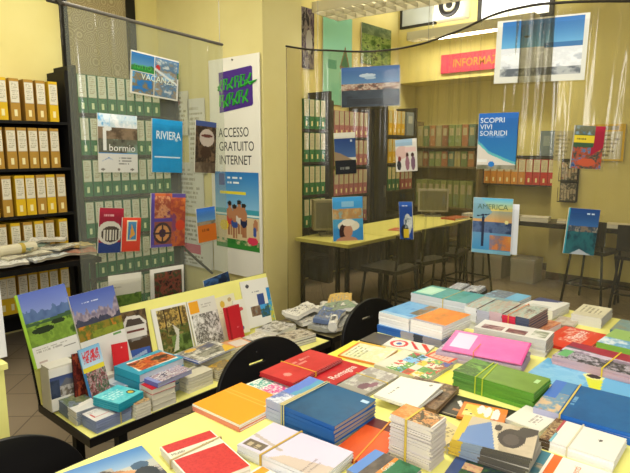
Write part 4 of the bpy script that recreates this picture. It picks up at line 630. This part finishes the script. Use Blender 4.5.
# ------------------------------------------------------------------ black chairs between bench and table
def chair(x, y, head, label):
    o = thing('chair', label, 'chair', 'black chairs along the brochure table', flat((x, y, 0), head))
    cu = bpy.data.curves.new('c', 'CURVE'); cu.dimensions = '2D'; cu.fill_mode = 'BOTH'; cu.extrude = .006; cu.bevel_depth = .003; cu.bevel_resolution = 2
    def spl(P):
        s = cu.splines.new('POLY'); s.points.add(len(P)-1); s.use_cyclic_u = True
        for q, (a, c) in zip(s.points, P): q.co = (a, c, 0, 1)
    spl([(.24*math.cos(t), .13+.215*math.sin(t)**.9) for t in [math.pi*k/40 for k in range(41)]]+[(-.225, .03), (-.19, 0), (.19, 0), (.225, .03)])
    spl([(-.037+.035*sg+.008*math.cos(t), .258+.008*math.sin(t)+.0*sg) for sg, t in [(1, -math.pi/2+math.pi*k/10) for k in range(11)]+[(-1, math.pi/2+math.pi*k/10) for k in range(11)]])
    spl([(-.037+.007*math.cos(2*math.pi*k/12), .305+.007*math.sin(2*math.pi*k/12)) for k in range(12)])
    co = bpy.data.objects.new('c', cu); COL.objects.link(co); me = bpy.data.meshes.new_from_object(co.evaluated_get(bpy.context.evaluated_depsgraph_get())); bpy.data.objects.remove(co); me.materials.clear(); me.materials.append(BLACK)
    put('backrest', me, o, frame((0, .0, .445), 0, 8))
    s = MB(); s.slab(-.21, .21, -.42, -.02, .43, .445, 8, 8, 0, lambda a, c: .25*(a*a)-.05*max(0, -c-.3)); s.build('seat', BLACK, o)
    for sx in (-1, 1):
        b = MB(); b.tube([(sx*.2, .01, .445), (sx*.2, -.0, .42), (sx*.22, .06, 0)], .011, 8); b.build('leg', STEEL, o)
        b = MB(); b.tube([(sx*.2, -.38, .425), (sx*.22, -.42, 0)], .011, 8); b.build('leg', STEEL, o)
        b = MB(); b.tube([(sx*.19, .0, .43), (sx*.19, .03, .6)], .01, 8); b.build('back_post', STEEL, o)
    return o
chair(.46, 1.475, 0, 'black chair nearest the camera at the lower left corner')
chair(1.485, 1.53, -4, 'black slotted chair between the bench and the red booklets')
chair(2.27, 1.545, -3, 'black chair beside the blue and orange brochures, farthest of the row')

# ------------------------------------------------------------------ the brochure table
o = thing('brochure_table', 'long yellow table covered with piles of brochures', 'table', None, flat((1.63, .62, 0)))
b = MB(); b.box(-1.29, 1.29, -.725, .725, .70, .739); b.build('edge_band', BLACK, o); b = MB(); b.box(-1.285, 1.285, -.72, .72, .739, .74); b.build('table_top', YTABLE, o)
for sx in (-1, 1):
    for sy in (-1, 1): b = MB(); b.box(sx*.9-.02, sx*.9+.02, sy*.64-.02, sy*.64+.02, 0, .70); b.build('leg', BLACKM, o)

# ------------------------------------------------------------------ brochures on the table (x, y, width, height, turn; all lie on the top at z = .74)
def curl(a, w, h): return lambda x, y: a*max(0, (x/w+.5)*.6+(.5-y/h)*.6-.35)**2
def pt(name, cat, topd, under, x, y, w, h, rot, ztop, n, cov, A, z=.74, **k): return stack(name, cat, topd, under, (under.split(' beneath')[0]+' pile') if n > 2 else None, x, y, w, h, rot, n, (ztop-z)/n, cov, A, z=z, **k)
# near left
booklet('magazine', 'photo magazine with people under a pale sky at the near table edge', 'magazine', flat((.628, 1.16, .74), -10), .205, .285, .005, mat('5a6a78'), [('grad', .55, 1, 'c4ccd0', '3f7ab8'), ('r', 0, 1, 0, .55, '8a8a84'), ('n', 0, 1, .0, .6, 4, 4, ['3a3c40', '8a7a6a', 'b8b0a4', '4a4a50', '6a6a70']), ('r', 0, 1, .6, .72, 'b8b8ac'), ('n', .1, .5, .62, .8, 5, 3, ['b8b8ac', '5a3a24', '3a2a20', 'a8a49a']), ('e', .5, .62, .12, .1, 'b07a4a'), ('e', .6, .55, .14, .12, 'c89060'), ('e', .8, .68, .11, .07, '3f5a74'), ('e', .8, .52, .15, .12, '2a3038')])
REDL = [('bg', 'c03232'), ('n', 0, 1, 0, 1, 30, 2, ['b82c2e', 'c83a38']), ('r', 0, 1, .62, .8, 'e4ddc4'), ('r', 0, 1, .66, .76, 'dcd6ba'), ('r', .97, 1, 0, 1, 'e8e4d4'), ('r', 0, .03, 0, 1, 'e8e4d4')]
pt('notebook', 'notebook', 'red notebook with a cream stripe at the front of the table', 'red notebook beneath the cream striped one at the front', .815, 1.085, .15, .222, -12, .764, 2, mat('e0dac8'), REDL, page=PAPER, texts=[('MUSEI', .014, -.32, .22, '4a4440', 0), ('in festa', .012, .25, .23, '4a4440', 0)])
band('beige elastic band round the red notebooks at the front', .815, 1.085, .15, .222, -12, .74, .764, .70, 'x', mat('b8a070', .6), .005, None, .18)
pt('notebook', 'notebook', 'plain orange notebook on top of its pile beside the chair', 'notebook with red edged pages beneath the orange top one', 1.087, 1.25, .208, .215, 1.5, .762, 3, mat('e8e4d8'), [('bg', 'eb9a22'), ('r', .62, .64, 0, 1, 'f0b050'), ('r', .7, .715, 0, 1, 'f0b050'), ('tx', .62, .9, .06, .14, 2, 'f8e0b0')], page=WHITE, spine='L', under_cov=mat('d8846a'))
booklet('leaflet', 'white leaflet with teal and pink animals behind the orange notebooks', 'leaflet', flat((1.252, 1.28, .74), -1), .096, .165, .006, WHITE, [('bg', 'e6e6da'), ('n', .1, .9, .62, .95, 7, 3, ['e6e6da', '2f9a8a', 'e6e6da', '2f8a80']), ('n', .1, .9, .1, .6, 6, 9, ['e6e6da', 'd0488a', 'e6e6da', 'c83a80'])])
RB = [('bg', 'c02a2e'), ('tx', .5, .9, .3, .5, 2, 'e0a8a0')]
pt('brochure', 'brochure', 'red ROMAGNA brochure on the table beside the grey photo brochure', 'red brochure beneath the ROMAGNA one', 1.475, 1.20, .245, .172, 2, .752, 2, mat('a81e24'), [('bg', 'b8242a'), ('n', 0, 1, 0, 1, 3, 3, ['b02026', 'c02a30'])], texts=[('Romagna', .042, .1, -.3, 'eadad0', 0, 'title', 'CENTER', .95, .01)], z=.74)
z = .74
pt('brochure', 'brochure', 'red hardback guide with gold band at the far left table edge', 'red guide beneath the banded top one', 1.425, 1.292, .285, .155, 2.5, .770, 4, mat('b8242a'), [('bg', 'c02a2e'), ('n', 0, 1, 0, 1, 3, 5, ['b8262a', 'c63034']), ('tx', .45, .75, .5, .8, 2, 'd88a80'), ('e', .15, .4, .05, .1, 'd88a80')], texts=[('Terme', .02, .2, .2, 'e0a8a0')], z=.7535)
band('yellow rubber band round the red guides', 1.425, 1.292, .285, .155, 2.5, .7535, .770, .42, 'y', mat('e0b83a', .5))
pt('brochure', 'brochure', 'grey brochure with a pale sculpture photo in front of the ROMAGNA brochure', 'grey brochure beneath the sculpture one', 1.508, 1.055, .21, .125, 0, .752, 2, mat('a8a49c'), [('bg', 'b4b0a6'), ('n', 0, 1, 0, 1, 3, 3, ['8f8c84', 'c8c6bc', 'a09a94', 'd4d2c8']), ('e', .55, .6, .2, .22, '9a9688'), ('e', .25, .35, .15, .14, '7a5a64'), ('e', .4, .2, .12, .1, '8a6070'), ('r', 0, .14, 0, 1, '9f9b90')])
band('yellow rubber band round the grey sculpture brochures', 1.508, 1.055, .21, .125, 0, .74, .752, .6, 'y', BAND)
booklet('folder', 'plain yellow sheet under the white and orange booklet at the far table edge', 'folder', flat((1.70, 1.30, .74), 6), .25, .08, .002, mat('eae04c'), [('bg', 'ece24e')])
booklet('booklet', 'white booklet with pale yellow print and an orange corner', 'booklet', flat((1.735, 1.215, .7425), 8), .185, .175, .007, mat('e08a3a'), [('bg', 'e8e4c0'), ('n', 0, 1, 0, 1, 4, 4, ['ece8c8', 'd8d8a8', 'e8e4cc']), ('tx', .1, .8, .5, .9, 4, '9aa070'), ('r', .9, 1, .3, 1, 'e0b040'), ('r', 0, .9, .93, 1, 'e2823a')])
MOS = ['4f8a44', '3a4f9a', 'c84a3a', 'e0c040', '7fb4dc', 'd8d4c0', '9a5a34', '6aa04a', 'e4e0cc', 'b8303a']
pt('brochure', 'brochure', 'collage brochure of many small coloured squares with large numerals', 'brochure beneath the collage of coloured squares', 1.735, 1.005, .205, .22, -1, .756, 2, mat('c8c4a8'), [('bg', 'd8d4bc'), ('mos', 0, 1, 0, .78, 4, 5, 3, MOS), ('r', .05, .6, .8, .97, 'dad6c4'), ('r', .5, .75, .55, .75, '7fb8e4')], texts=[('70', .05, .32, .0, '3a6a3a', 0, 'title', 'CENTER', 1, .01), ('4', .035, .12, .14, '2a4a8a', 0)])
booklet('folder', 'yellow sheet peeking out between the collage and the green notebooks', 'folder', flat((1.735, .855, .74), 4), .12, .07, .002, mat('e6dc4c'), [('bg', 'e8de50')])
booklet('brochure', 'white brochure with a red ring on the table behind the collage', 'brochure', flat((1.913, 1.135, .74), 8), .1, .19, .008, mat('dcd8cc'), [('bg', 'e6e0d4'), ('e', .45, .72, .42, .2, 'd0302c'), ('e', .45, .72, .3, .13, 'e6e0d4'), ('e', .45, .72, .14, .06, '3a5aa0'), ('p', [(.2, .2), (.95, .5), (.95, .56), (.2, .3)], 'd0302c'), ('p', [(.1, .0), (.9, .3), (.95, .2), (.4, 0)], 'd8442c')])
pt('leaflet', 'leaflet', 'small red framed leaflet beside the pink folder', 'leaflet beneath the small red framed one', 1.862, .958, .072, .11, -4, .757, 3, mat('d8d4cc'), [('bg', 'd8502c'), ('r', .15, .85, .1, .9, 'e4b8a0'), ('tx', .2, .8, .2, .8, 4, 'c88a70')], page=PAPER)
booklet('folder', 'dark grey folder at the far table edge behind the yellow sheet', 'folder', flat((1.905, 1.285, .74), 4), .125, .105, .005, mat('4a4642'), [('bg', '55504a')])
# blue and orange brochures
BL = [('bg', '3f78b8'), ('n', 0, 1, 0, 1, 3, 4, ['3a74b8', '5a94cc', '2f64a4'])]
z = pt('brochure', 'brochure', 'blue covered brochure lying under the blue and orange piles', 'blue spined brochure beneath the long pile at the far table edge', 2.085, 1.182, .2, .322, 0, .775, 4, mat('2f5ca8'), BL, segs=[(0, .28, mat('8a8890')), (.28, .42, mat('3a3f4c')), (.42, .62, mat('9a98a4')), (.62, 1, mat('2f62b0'))], page=PAPER)
pt('brochure', 'brochure', 'blue sky brochure topmost of the white paged pile', 'white paged brochure beneath the blue sky one', 2.115, 1.258, .24, .16, -3, .832, 5, WHITE, [('bg', '4a90cc'), ('n', 0, 1, 0, 1, 2.5, 6, ['3a80c4', '6aa8d8', '4a8cc8']), ('n', .3, 1, 0, .3, 4, 2, ['4a90cc', '8a6a4a', '5a5a50']), ('r', 0, .12, 0, 1, '9ac0dc')], z=z, page=WHITE, segs=[(0, 1, WHITE)])
pt('brochure', 'brochure', 'orange brochure topmost of the pile beside the blue sky one', 'white paged brochure beneath the orange one', 2.112, 1.095, .24, .155, -3, .832, 5, WHITE, [('bg', 'e08a2a'), ('n', 0, 1, 0, 1, 3, 4, ['e8943a', 'd87c20', 'e08a2a']), ('n', .3, .7, .4, .6, 5, 3, ['a86a34', 'c87828', 'e08a2a']), ('r', 0, .1, 0, 1, 'a8a0b0')], z=z, page=WHITE, segs=[(0, 1, WHITE)])
# teal pile and the row of bundles behind
pt('brochure', 'brochure', 'teal brochure with a pale green picture on the tallest far pile', 'white spined brochure beneath the teal one', 2.43, 1.228, .205, .3, -1, .848, 8, mat('cfd4dc'), [('bg', '2f8f92'), ('n', 0, 1, 0, 1, 3, 4, ['2a868c', '3a9a9c', '2f8a84']), ('r', .15, .85, .66, .97, 'a8d8c0'), ('r', .25, .7, .72, .9, 'b8e0cc'), ('r', 0, 1, 0, .2, '5aa0a0')], page=PAPER)
band('pale rubber band round the teal pile', 2.43, 1.228, .205, .3, -1, .74, .848, .4, 'x', BANDG)
for i, (c, c2, nm) in enumerate((('e4e4e6', 'c8d0c8', 'white'), ('b4b4c4', '8a9a94', 'pale grey'), ('cfb0b4', 'a89a94', 'grey pink'), ('d02c48', '9a7a6a', 'crimson'), ('4a5064', '7a6a64', 'slate grey'))):
    pt('leaflet', 'leaflet', f'{nm} spined leaflet topmost of its bundle behind the pink folder', f'{nm} spined leaflet beneath the top of its bundle behind the pink folder', 2.41, 1.05-i*.0605, .22, .058, 1-.8*i, .842-.004*(i % 2), 9, mat(c), [('bg', c2), ('n', 0, 1, 0, 1, 4, i, [c2, 'b8a898', 'a8bcb4', c2])], page=mat('a08c80'))
band('orange rubber band round the crimson leaflet bundle', 2.41, .8685, .22, .058, -1.4, .74, .842, .5, 'x', mat('e0863a', .5))
o = thing('leaflet_tray', 'dark tray of small grey cards at the far end of the table', 'tray', None, flat((2.72, 1.27, .74), 6)); b = MB(); b.box(-.09, .09, -.085, .085, 0, .06); b.build('tray', mat('2c2c2c', .5), o)
for i in range(4):
    pile('card', 'card', f'grey card topmost of the {ORD[i]} heap from left in the dark tray', f'dark grey card beneath the top of the {ORD[i]} heap in the dark tray', 2.72+.0+rnd.uniform(-.01, .01), 1.333-i*.043, .15, .036, 6, .80, .815+.006*(i % 2), 3, mat('5a5e66'), [('bg', '8a9098'), ('n', 0, 1, 0, 1, 6, i, ['4a4e56', '9aa0a8', 'c8ccd0'])])
pt('brochure', 'brochure', 'brochure with dark hills and sky blue half at the far table end', 'brochure beneath the sky blue one at the far end', 2.775, 1.064, .15, .19, -4, .80, 5, mat('9ab4c4'), [('bg', '6ab4dc'), ('n', 0, 1, .4, 1, 4, 3, ['4a5a6a', '7a8a98', '5a6a80', '8ab0c8'])])
pt('brochure', 'brochure', 'white and navy brochure at the far table end', 'white brochure beneath the navy printed one', 2.775, .868, .2, .155, -6, .79, 5, PAPER, [('bg', 'e0e0dc'), ('p', [(.55, 1), (1, 1), (1, .2), (.8, .3)], '2a3a78'), ('r', 0, .3, .2, .8, 'c8ccc8')])
pt('leaflet', 'leaflet', 'cream leaflet topmost of the white pile at the far right', 'white leaflet beneath the cream one at the far right', 2.80, .66, .215, .13, 1, .787, 8, mat('d4d2c8'), [('bg', 'dad4b8'), ('tx', .1, .9, .15, .9, 5, '8a8468'), ('r', 0, .3, 0, 1, 'cfc9b0')], page=mat('a8a4a8'))
# right side
pt('brochure', 'brochure', 'bright red brochure with white script before the cream leaflet pile', 'red brochure beneath the white script one', 2.44, .64, .3, .18, -4, .752, 2, mat('c8301e'), [('bg', 'dc3c24'), ('n', .3, .95, .25, .85, 5, 3, ['dc3c24', 'dc3c24', 'e8b0a0', 'dc3c24', 'dc3c24'])], texts=[('Feste', .06, .18, -.1, 'f0dcd4', 0, 'title', 'CENTER', 1.1, .01)])
pt('booklet', 'booklet', 'green and white booklet at the right edge of the table', 'booklet beneath the green and white one at the right edge', 2.53, .435, .24, .2, -4, .765, 3, mat('7aa84a'), [('bg', 'dce4ec'), ('r', .35, 1, .3, 1, '9ac070'), ('r', .6, 1, .0, .6, '5a9a34'), ('p', [(0, 0), (.4, .1), (.3, 1), (0, 1)], '9ccae4'), ('n', 0, .4, 0, 1, 4, 3, ['b0d4e8', '6aa8d0', 'dce8f0'])])
booklet('brochure', 'dull blue brochure at the far right edge of the table', 'brochure', flat((2.77, .47, .74), 0), .2, .16, .012, mat('5a7a90'), [('bg', '6a88a0'), ('n', 0, 1, 0, 1, 3, 3, ['5a7890', '7a9a9c', '8a9080'])])
booklet('poster_sheet', 'sky blue sheet with a yellow cup drawing on the right of the table', 'poster', flat((2.035, .43, .74), -2), .24, .46, .002, mat('6ab0dc'), [('bg', '6ab2e0'), ('n', 0, .8, .6, 1, 5, 3, ['6ab2e0', '6ab2e0', '8ac4e8', '7abce4']), ('p', [(.66, .65), (.72, .52), (.21, .47), (.18, .54)], 'd8e03c'), ('e', .68, .585, .11, .075, 'e8e8a0'), ('e', .69, .585, .075, .05, '2a2420')])
pt('booklet', 'booklet', 'booklet with a photo of dark palms and buildings under a crimson strip', 'pink edged booklet beneath the palm photo one', 2.205, .455, .21, .325, -4, .775, 5, mat('c8a8ac'), [('bg', '6a5a6a'), ('n', 0, .62, 0, 1, 6, 3, ['3a3440', '9a8aa0', '4a4450', 'c8bcd0', '2a3030']), ('n', 0, .5, 0, 1, 9, 6, ['2a2a30', 'b8b0c0', '3a3a40', '8a8494']), ('p', [(.62, 0), (1, 0), (1, 1), (.75, 1), (.6, .5)], 'a02844'), ('n', .45, .62, 0, 1, 4, 2, ['c4b4cc', 'd0c4d8', '8a7a90']), ('r', .1, .5, .86, .97, '6ab070')], z=.743, page=mat('d0c4c0'))
band('yellow rubber band round the palm photo booklets', 2.205, .455, .21, .325, -4, .743, .775, .45, 'x', mat('e0c83a', .5), .005)
pt('booklet', 'booklet', 'deep blue booklet with a sandy photo strip at the right edge', 'pale blue spined booklet beneath the deep blue one', 1.762, .40, .255, .265, 3, .777, 3, mat('2468b4'), [('bg', '1f5c94'), ('n', 0, 1, .0, .72, 2, 4, ['1c568c', '24649c']), ('r', 0, 1, .74, 1, '4f86b8'), ('n', 0, .6, .74, 1, 4, 3, ['c8a878', 'b89a78', '6a94b4', 'd0b490']), ('r', .4, 1, .86, 1, '4a78c8'), ('tx', .35, .75, .62, .7, 1, '6a9cc4')], segs=[(0, .72, mat('2a6cc0')), (.72, 1, mat('b4b4d0'))], page=mat('c8c8d8'), under_cov=mat('b8bcdc'))
band('yellow rubber band round the deep blue booklets', 1.762, .40, .255, .265, 3, .74, .777, .71, 'x', BAND, .005)
booklet('leaflet', 'orange brown leaflet on the table before the slate grey leaflet bundle', 'leaflet', flat((2.475, .775, .74), -6), .2, .07, .03, mat('b86a3c'), [('bg', 'd07a48'), ('n', 0, 1, 0, 1, 4, 4, ['c8683a', 'd89a74', 'b85a34'])])
booklet('leaflet', 'grey brown leaflet between the navy brochures and the red brochure', 'leaflet', flat((2.66, .735, .74), 3), .14, .09, .015, mat('9a8a7a'), [('bg', 'a89a8c'), ('n', 0, 1, 0, 1, 4, 7, ['8a7a6c', 'b8a898', 'c8c0b4'])])
# green notebooks
pt('notebook', 'notebook', 'green notebook topmost of the thick green pile', 'green notebook beneath the topmost of the thick green pile', 1.748, .677, .152, .276, -1, .80, 9, mat('5a9a30'), [('bg', '6c8f36'), ('n', 0, 1, 0, 1, 2, 3, ['688a32', '73963c']), ('r', 0, 1, .68, 1, '6f963e'), ('p', [(0, .7), (.3, .82), (.9, .9), (.3, .98)], '3f5a2c'), ('n', 0, 1, .7, 1, 5, 4, ['6a9a3a', '5f8f34', '3f6028', '7aa84a']), ('r', .55, .75, .06, .12, 'b8dca0')], segs=[(0, .68, mat('629a36')), (.68, 1, mat('5f8f44'))], page=mat('8aa070'))
band('yellow rubber band round the green notebooks, nearer strand', 1.748, .677, .152, .276, -1, .74, .80, .64, 'x', mat('b8c83a', .5), .004, None, .12)
band('yellow rubber band round the green notebooks, farther strand', 1.748, .677, .152, .276, -1, .74, .80, .71, 'x', mat('b8c83a', .5), .004, None, .05)
# pink folder on its leaflets, and the photo strip magazine
pt('leaflet', 'leaflet', 'lavender photo leaflet directly under the pink folder', 'grey leaflet beneath the pink folder', 1.985, .845, .18, .32, 9, .772, 7, mat('c0b0c4'), [('bg', 'b8a8bc'), ('n', 0, 1, 0, 1, 5, 3, ['c8bccc', '9a8aa0', 'd0c8d4'])], page=mat('c8c0c0'))
pd = lambda x, y: .033*(max(0, min(1, x/.2+.5)))**.8
booklet('folder', 'bright pink folder with a pale pink panel, bowed over its leaflets', 'folder', flat((1.992, .835, .7725), 9), .175, .30, .004, mat('e0509a'), [('bg', 'ec6cae'), ('n', 0, 1, 0, 1, 2, 3, ['e864a8', 'f074b4']), ('r', .18, .9, .68, .94, 'f4c8e2'), ('r', 0, 1, 0, .02, 'd04a90')], PAPER, None, None, pd)
band('thin orange rubber band round the pink folder', 1.992, .835, .185, .30, 9, .74, .795, .58, 'x', mat('d8843a', .5), .003)
pt('magazine', 'magazine', 'white magazine with a strip of dark red photos behind the pink folder', 'grey paged magazine beneath the photo strip one', 2.215, .815, .135, .29, 5, .81, 7, mat('d0ccc4'), [('bg', 'dedcd6'), ('r', .1, .55, .62, .92, '6a3a44'), ('r', .1, .55, .3, .58, '7a4a50'), ('n', .1, .55, .3, .92, 6, 3, ['4a2a30', '9a6a6a', '6a3f44', 'b89a94']), ('r', .1, .55, .58, .62, 'e4e2dc'), ('n', .2, .8, .04, .24, 4, 2, ['c8ccc0', '8a907a', 'd8d8d0'])], page=mat('a09c94'))
# white sheet over the brown booklets, black card
pt('booklet', 'booklet', 'brown photo booklet showing under the white sheet booklet', 'cream edged booklet beneath the brown photo one', 1.535, .845, .2, .16, 6, .762, 3, mat('7a5f48'), [('bg', '6a5240'), ('n', 0, 1, 0, 1, 4, 3, ['5a4434', '8a6e54', '4a3828', 'a08a6c'])], page=mat('b8a47c'))
kc = curl(.02, .178, .155)
pt('booklet', 'booklet', 'plain white booklet with a line of small print, curled at its corner', 'white booklet beneath the plain curled one', 1.478, .874, .178, .155, 2.7, .774, 3, PAPER, [('bg', 'e6e4d8'), ('tx', .18, .75, .72, .8, 1, '8a887c'), ('e', .88, .2, .035, .04, '7a7a74')], z=.7625, top_d=kc)
booklet('folder', 'black folder with small white printed marks beside the green pile', 'folder', flat((1.55, .665, .74), 5), .15, .205, .004, mat('2a2824'), [('bg', '33302b'), ('n', 0, 1, 0, 1, 3, 3, ['2c2a26', '3c3832']), ('p', [(.42, .74), (.52, .72), (.8, .86), (.7, .9)], 'e4e0d8'), ('p', [(.42, .62), (.52, .6), (.8, .74), (.7, .78)], 'e4e0d8'), ('r', .26, .36, .6, .86, 'b07a50'), ('r', .04, .08, .2, .95, 'b8a880')])
booklet('leaflet', 'orange edged leaflet with white rolls pictured on yellow, on the black folder', 'leaflet', flat((1.535, .645, .7445), 14), .11, .135, .008, mat('d8742a'), [('bg', 'dc8034'), ('r', .12, .9, .3, .92, 'f0c850'), ('n', .12, .9, .3, .92, 4, 5, ['f0c850', 'ecc048', 'f4dc90']), ('e', .5, .22, .4, .09, 'e8e4dc'), ('e', .6, .4, .34, .08, 'ece8e0'), ('e', .68, .56, .28, .08, 'ece8e0'), ('e', .3, .72, .04, .03, '2a2420'), ('e', .5, .86, .04, .03, '2a2420'), ('e', .2, .22, .06, .06, 'b8602a')])
booklet('leaflet', 'small cream leaflet between the tall pile and the fan photo booklets', 'leaflet', flat((1.33, .66, .74), -20), .09, .1, .03, mat('cfc08a'), [('bg', 'd8c890'), ('tx', .1, .9, .2, .9, 4, 'a0906a')])
# blue notebooks
SEG = [(0, .75, mat('1f5ca4')), (.75, 1, mat('a8b0cc'))]
pt('notebook', 'notebook', 'deep blue notebook with a beach and sky strip on the thick blue pile', 'blue spined notebook beneath the beach strip one', 1.199, 1.012, .203, .265, .7, .803, 5, mat('2266b4'), [('bg', '1c5078'), ('n', 0, 1, 0, .74, 2, 4, ['194a70', '215880']), ('r', 0, 1, .74, 1, '5f7cc8'), ('p', [(0, .74), (1, .74), (1, .8), (0, .92)], 'c0a878'), ('p', [(0, .82), (1, .75), (1, .84), (0, .9)], '5a9ab8'), ('n', 0, .35, .8, 1, 8, 3, ['8a94b0', 'd0d4dc', '6a78a8']), ('r', .82, .9, .03, .12, 'b8d0e4')], segs=SEG, page=mat('a8a294'), top_d=lambda x, y: .006*max(0, x/.203-.1)**2*6)
band('pale rubber band round the blue notebooks, outer strand', 1.199, 1.012, .206, .265, .7, .74, .807, .735, 'x', mat('c8c490', .5), .003)
band('pale rubber band round the blue notebooks, inner strand', 1.199, 1.012, .206, .265, .7, .74, .807, .70, 'x', mat('c8c490', .5), .003)
booklet('folder', 'orange red folder with a maroon corner between the blue notebooks and the tall pile', 'folder', flat((1.185, .808, .74), 5), .23, .125, .012, mat('b8421c'), [('bg', 'd0501f'), ('n', 0, 1, 0, 1, 2, 4, ['c84a1c', 'd65824']), ('r', .78, 1, 0, 1, '5a1a24')])
band('yellow rubber band round the orange red folder', 1.185, .808, .23, .125, 5, .74, .752, .5, 'x', mat('d8903a', .5), .005, None, .1)
# beige envelopes and the card at the bottom
pt('booklet', 'booklet', 'pale pink beige booklet with a brown label on the near white pile', 'white spined booklet beneath the pale pink beige one', 0.986, .922, .15, .272, 5, .772, 4, mat('dcdcdc'), [('bg', 'cfc8da'), ('p', [(0, .62), (.6, .75), (1, .88), (1, 1), (0, 1)], 'cdc8d8'), ('p', [(.42, 1), (.5, 1), (.32, .55), (.26, .58)], 'b8aca4'), ('p', [(0, 0), (.4, 0), (.22, .5), (0, .6)], 'c8b8aa'), ('r', .08, .3, .74, .97, '6f6252'), ('tx', .1, .28, .77, .95, 2, 'b8a88a')], page=WHITE, texts=[('Fiere e Mercati', .011, -.28, -.3, '8a7a74', 0), ('in Provincia', .011, -.28, -.36, '8a7a74', 0)])
band('dark yellow rubber band round the pink beige booklets', .986, .922, .15, .272, 5, .74, .772, .66, 'x', mat('b8983a', .5), .006, None, -.08)
booklet('card', 'white card with an orange stripe and drawn balloons at the bottom edge', 'card', flat((.858, .865, .74), 0), .098, .2, .003, WHITE, [('bg', 'e8e4d8'), ('r', .06, .95, .84, .97, 'e0982a'), ('r', .06, .3, .2, .97, 'e8b040'), ('r', .06, .45, .55, .97, 'e6a234'), ('e', .62, .62, .06, .03, 'd8b83a'), ('e', .78, .5, .05, .03, '8aa84a'), ('p', [(.45, .5), (.6, .6), (.58, .62), (.43, .53)], 'b8a878'), ('e', .85, .68, .05, .03, '9a88c0')])
# tall pile
pt('leaflet', 'leaflet', 'leaflet with an orange landscape on the tallest near pile', 'thin white leaflet beneath the top of the tallest near pile', 1.208, .683, .078, .122, 0, .858, 26, mat('dcd4cc'), [('bg', 'd8884a'), ('n', 0, 1, .6, 1, 4, 3, ['d8803a', 'e09a5a', 'c87830']), ('n', 0, 1, 0, .6, 4, 5, ['8a6a4a', 'c88a50', '5a4a34', 'd8b080', 'c87a3a']), ('p', [(.1, .3), (.5, .35), (.9, .5), (.9, .56), (.4, .42)], '4a4030'), ('r', 0, 1, 0, .03, 'e0d8cc')], page=WHITE, jit=1.7)
band('yellow rubber band round the tallest near pile', 1.208, .683, .08, .122, 0, .74, .858, .58, 'x', mat('d4b850', .5), .006)
pt('booklet', 'booklet', 'green booklet with blue, brown and orange stripes at the bottom edge', 'booklet beneath the green striped one at the bottom edge', 1.058, .688, .124, .138, 0, .773, 4, mat('8a8a94'), [('bg', '2f6a44'), ('n', 0, 1, 0, .5, 3, 3, ['2a6440', '377450', '245838']), ('r', 0, 1, .78, 1, '5a86c8'), ('r', 0, 1, .56, .78, '5a5048'), ('n', 0, 1, .56, .78, 4, 2, ['4a423c', '6a6058']), ('r', 0, 1, .48, .56, 'd8883a')], page=mat('b0aca8'), texts=[('Guida', .02, .12, -.05, 'c8dcc8', 0)])
# fan of bird booklets, nature booklet, white piles at the bottom right
booklet('magazine', 'dark nature magazine with green leaves under the bird booklets', 'magazine', flat((1.24, .5, .74), 8), .13, .19, .006, mat('2a3440'), [('bg', '2c3a44'), ('n', 0, 1, 0, 1, 4, 3, ['1f2a28', '2f4a2c', '24303c', '3f5f34', '1a2024']), ('r', 0, 1, .85, 1, '3a5080'), ('n', .45, .7, .6, .85, 6, 2, ['b87a6a', 'c8a878', '8a4a44'])])
pt('booklet', 'booklet', 'booklet with a dark oval bird shape on the fanned beige pile', 'grey edged booklet fanned beneath the dark bird one', 1.355, .53, .155, .2, 13, .797, 8, mat('b8b4a8'), [('bg', 'b8aa90'), ('n', 0, 1, 0, 1, 3, 4, ['b0a288', 'c4b69c']), ('r', 0, 1, .9, 1, 'd8b840'), ('p', [(0, .92), (0, .45), (.95, .62), (.6, .88)], '6a88b8'), ('p', [(0, .45), (.0, .4), (1, .56), (.95, .62)], 'cfc4a8'), ('e', .5, .3, .34, .17, '47413e'), ('e', .45, .3, .2, .1, '5c5450'), ('e', .78, .5, .12, .05, '47413e'), ('p', [(.7, .3), (1, .2), (1, 0), (.82, 0), (.6, .14)], '4f4a46')], z=.747, page=mat('a3977c'), fan=1.2, segs=[(0, .6, mat('5a564e')), (.6, .85, mat('8a9aac')), (.85, 1, mat('d0b040'))])
booklet('booklet', 'plain white booklet with faint print behind the thick white booklets', 'booklet', flat((1.598, .516, .74), -6), .13, .105, .016, PAPER, [('bg', 'e2dfd2'), ('tx', .2, .8, .2, .5, 3, 'b0a89c')])
pt('booklet', 'booklet', 'white booklet with a stone photo spine on the thick white pile', 'white booklet beneath the stone photo one', 1.545, .362, .15, .186, .5, .768, 4, WHITE, [('bg', 'e8e5da'), ('n', 0, 1, .84, 1, 6, 3, ['4a4030', '8a7050', 'a89068', '5a3a2c', 'c0a880']), ('r', .5, 1, .84, .88, 'b04a50'), ('r', 0, .4, .83, .87, '7ab4c4'), ('e', .62, .28, .05, .025, '5a564e')], page=WHITE, segs=[(0, .84, WHITE), (.84, 1, mat('5a4a38'))])
band('cream rubber band round the thick white booklets', 1.545, .362, .15, .186, .5, .74, .768, .6, 'x', mat('d8d0b0', .5), .004)
booklet('brochure', 'white brochure with orange and teal edge stripes at the bottom right', 'brochure', flat((1.385, .33, .74), 2.6), .14, .22, .005, PAPER, [('bg', 'e8e4d8'), ('r', 0, 1, .87, 1, '4a8494'), ('n', 0, .5, .87, 1, 4, 3, ['5a8a94', 'b8a080', '3f7484']), ('r', 0, 1, .74, .84, 'dc6a2a'), ('r', 0, 1, .84, .87, 'e8e4d8')], texts=[('eventi', .026, .1, .0, 'd8743a', 0)])
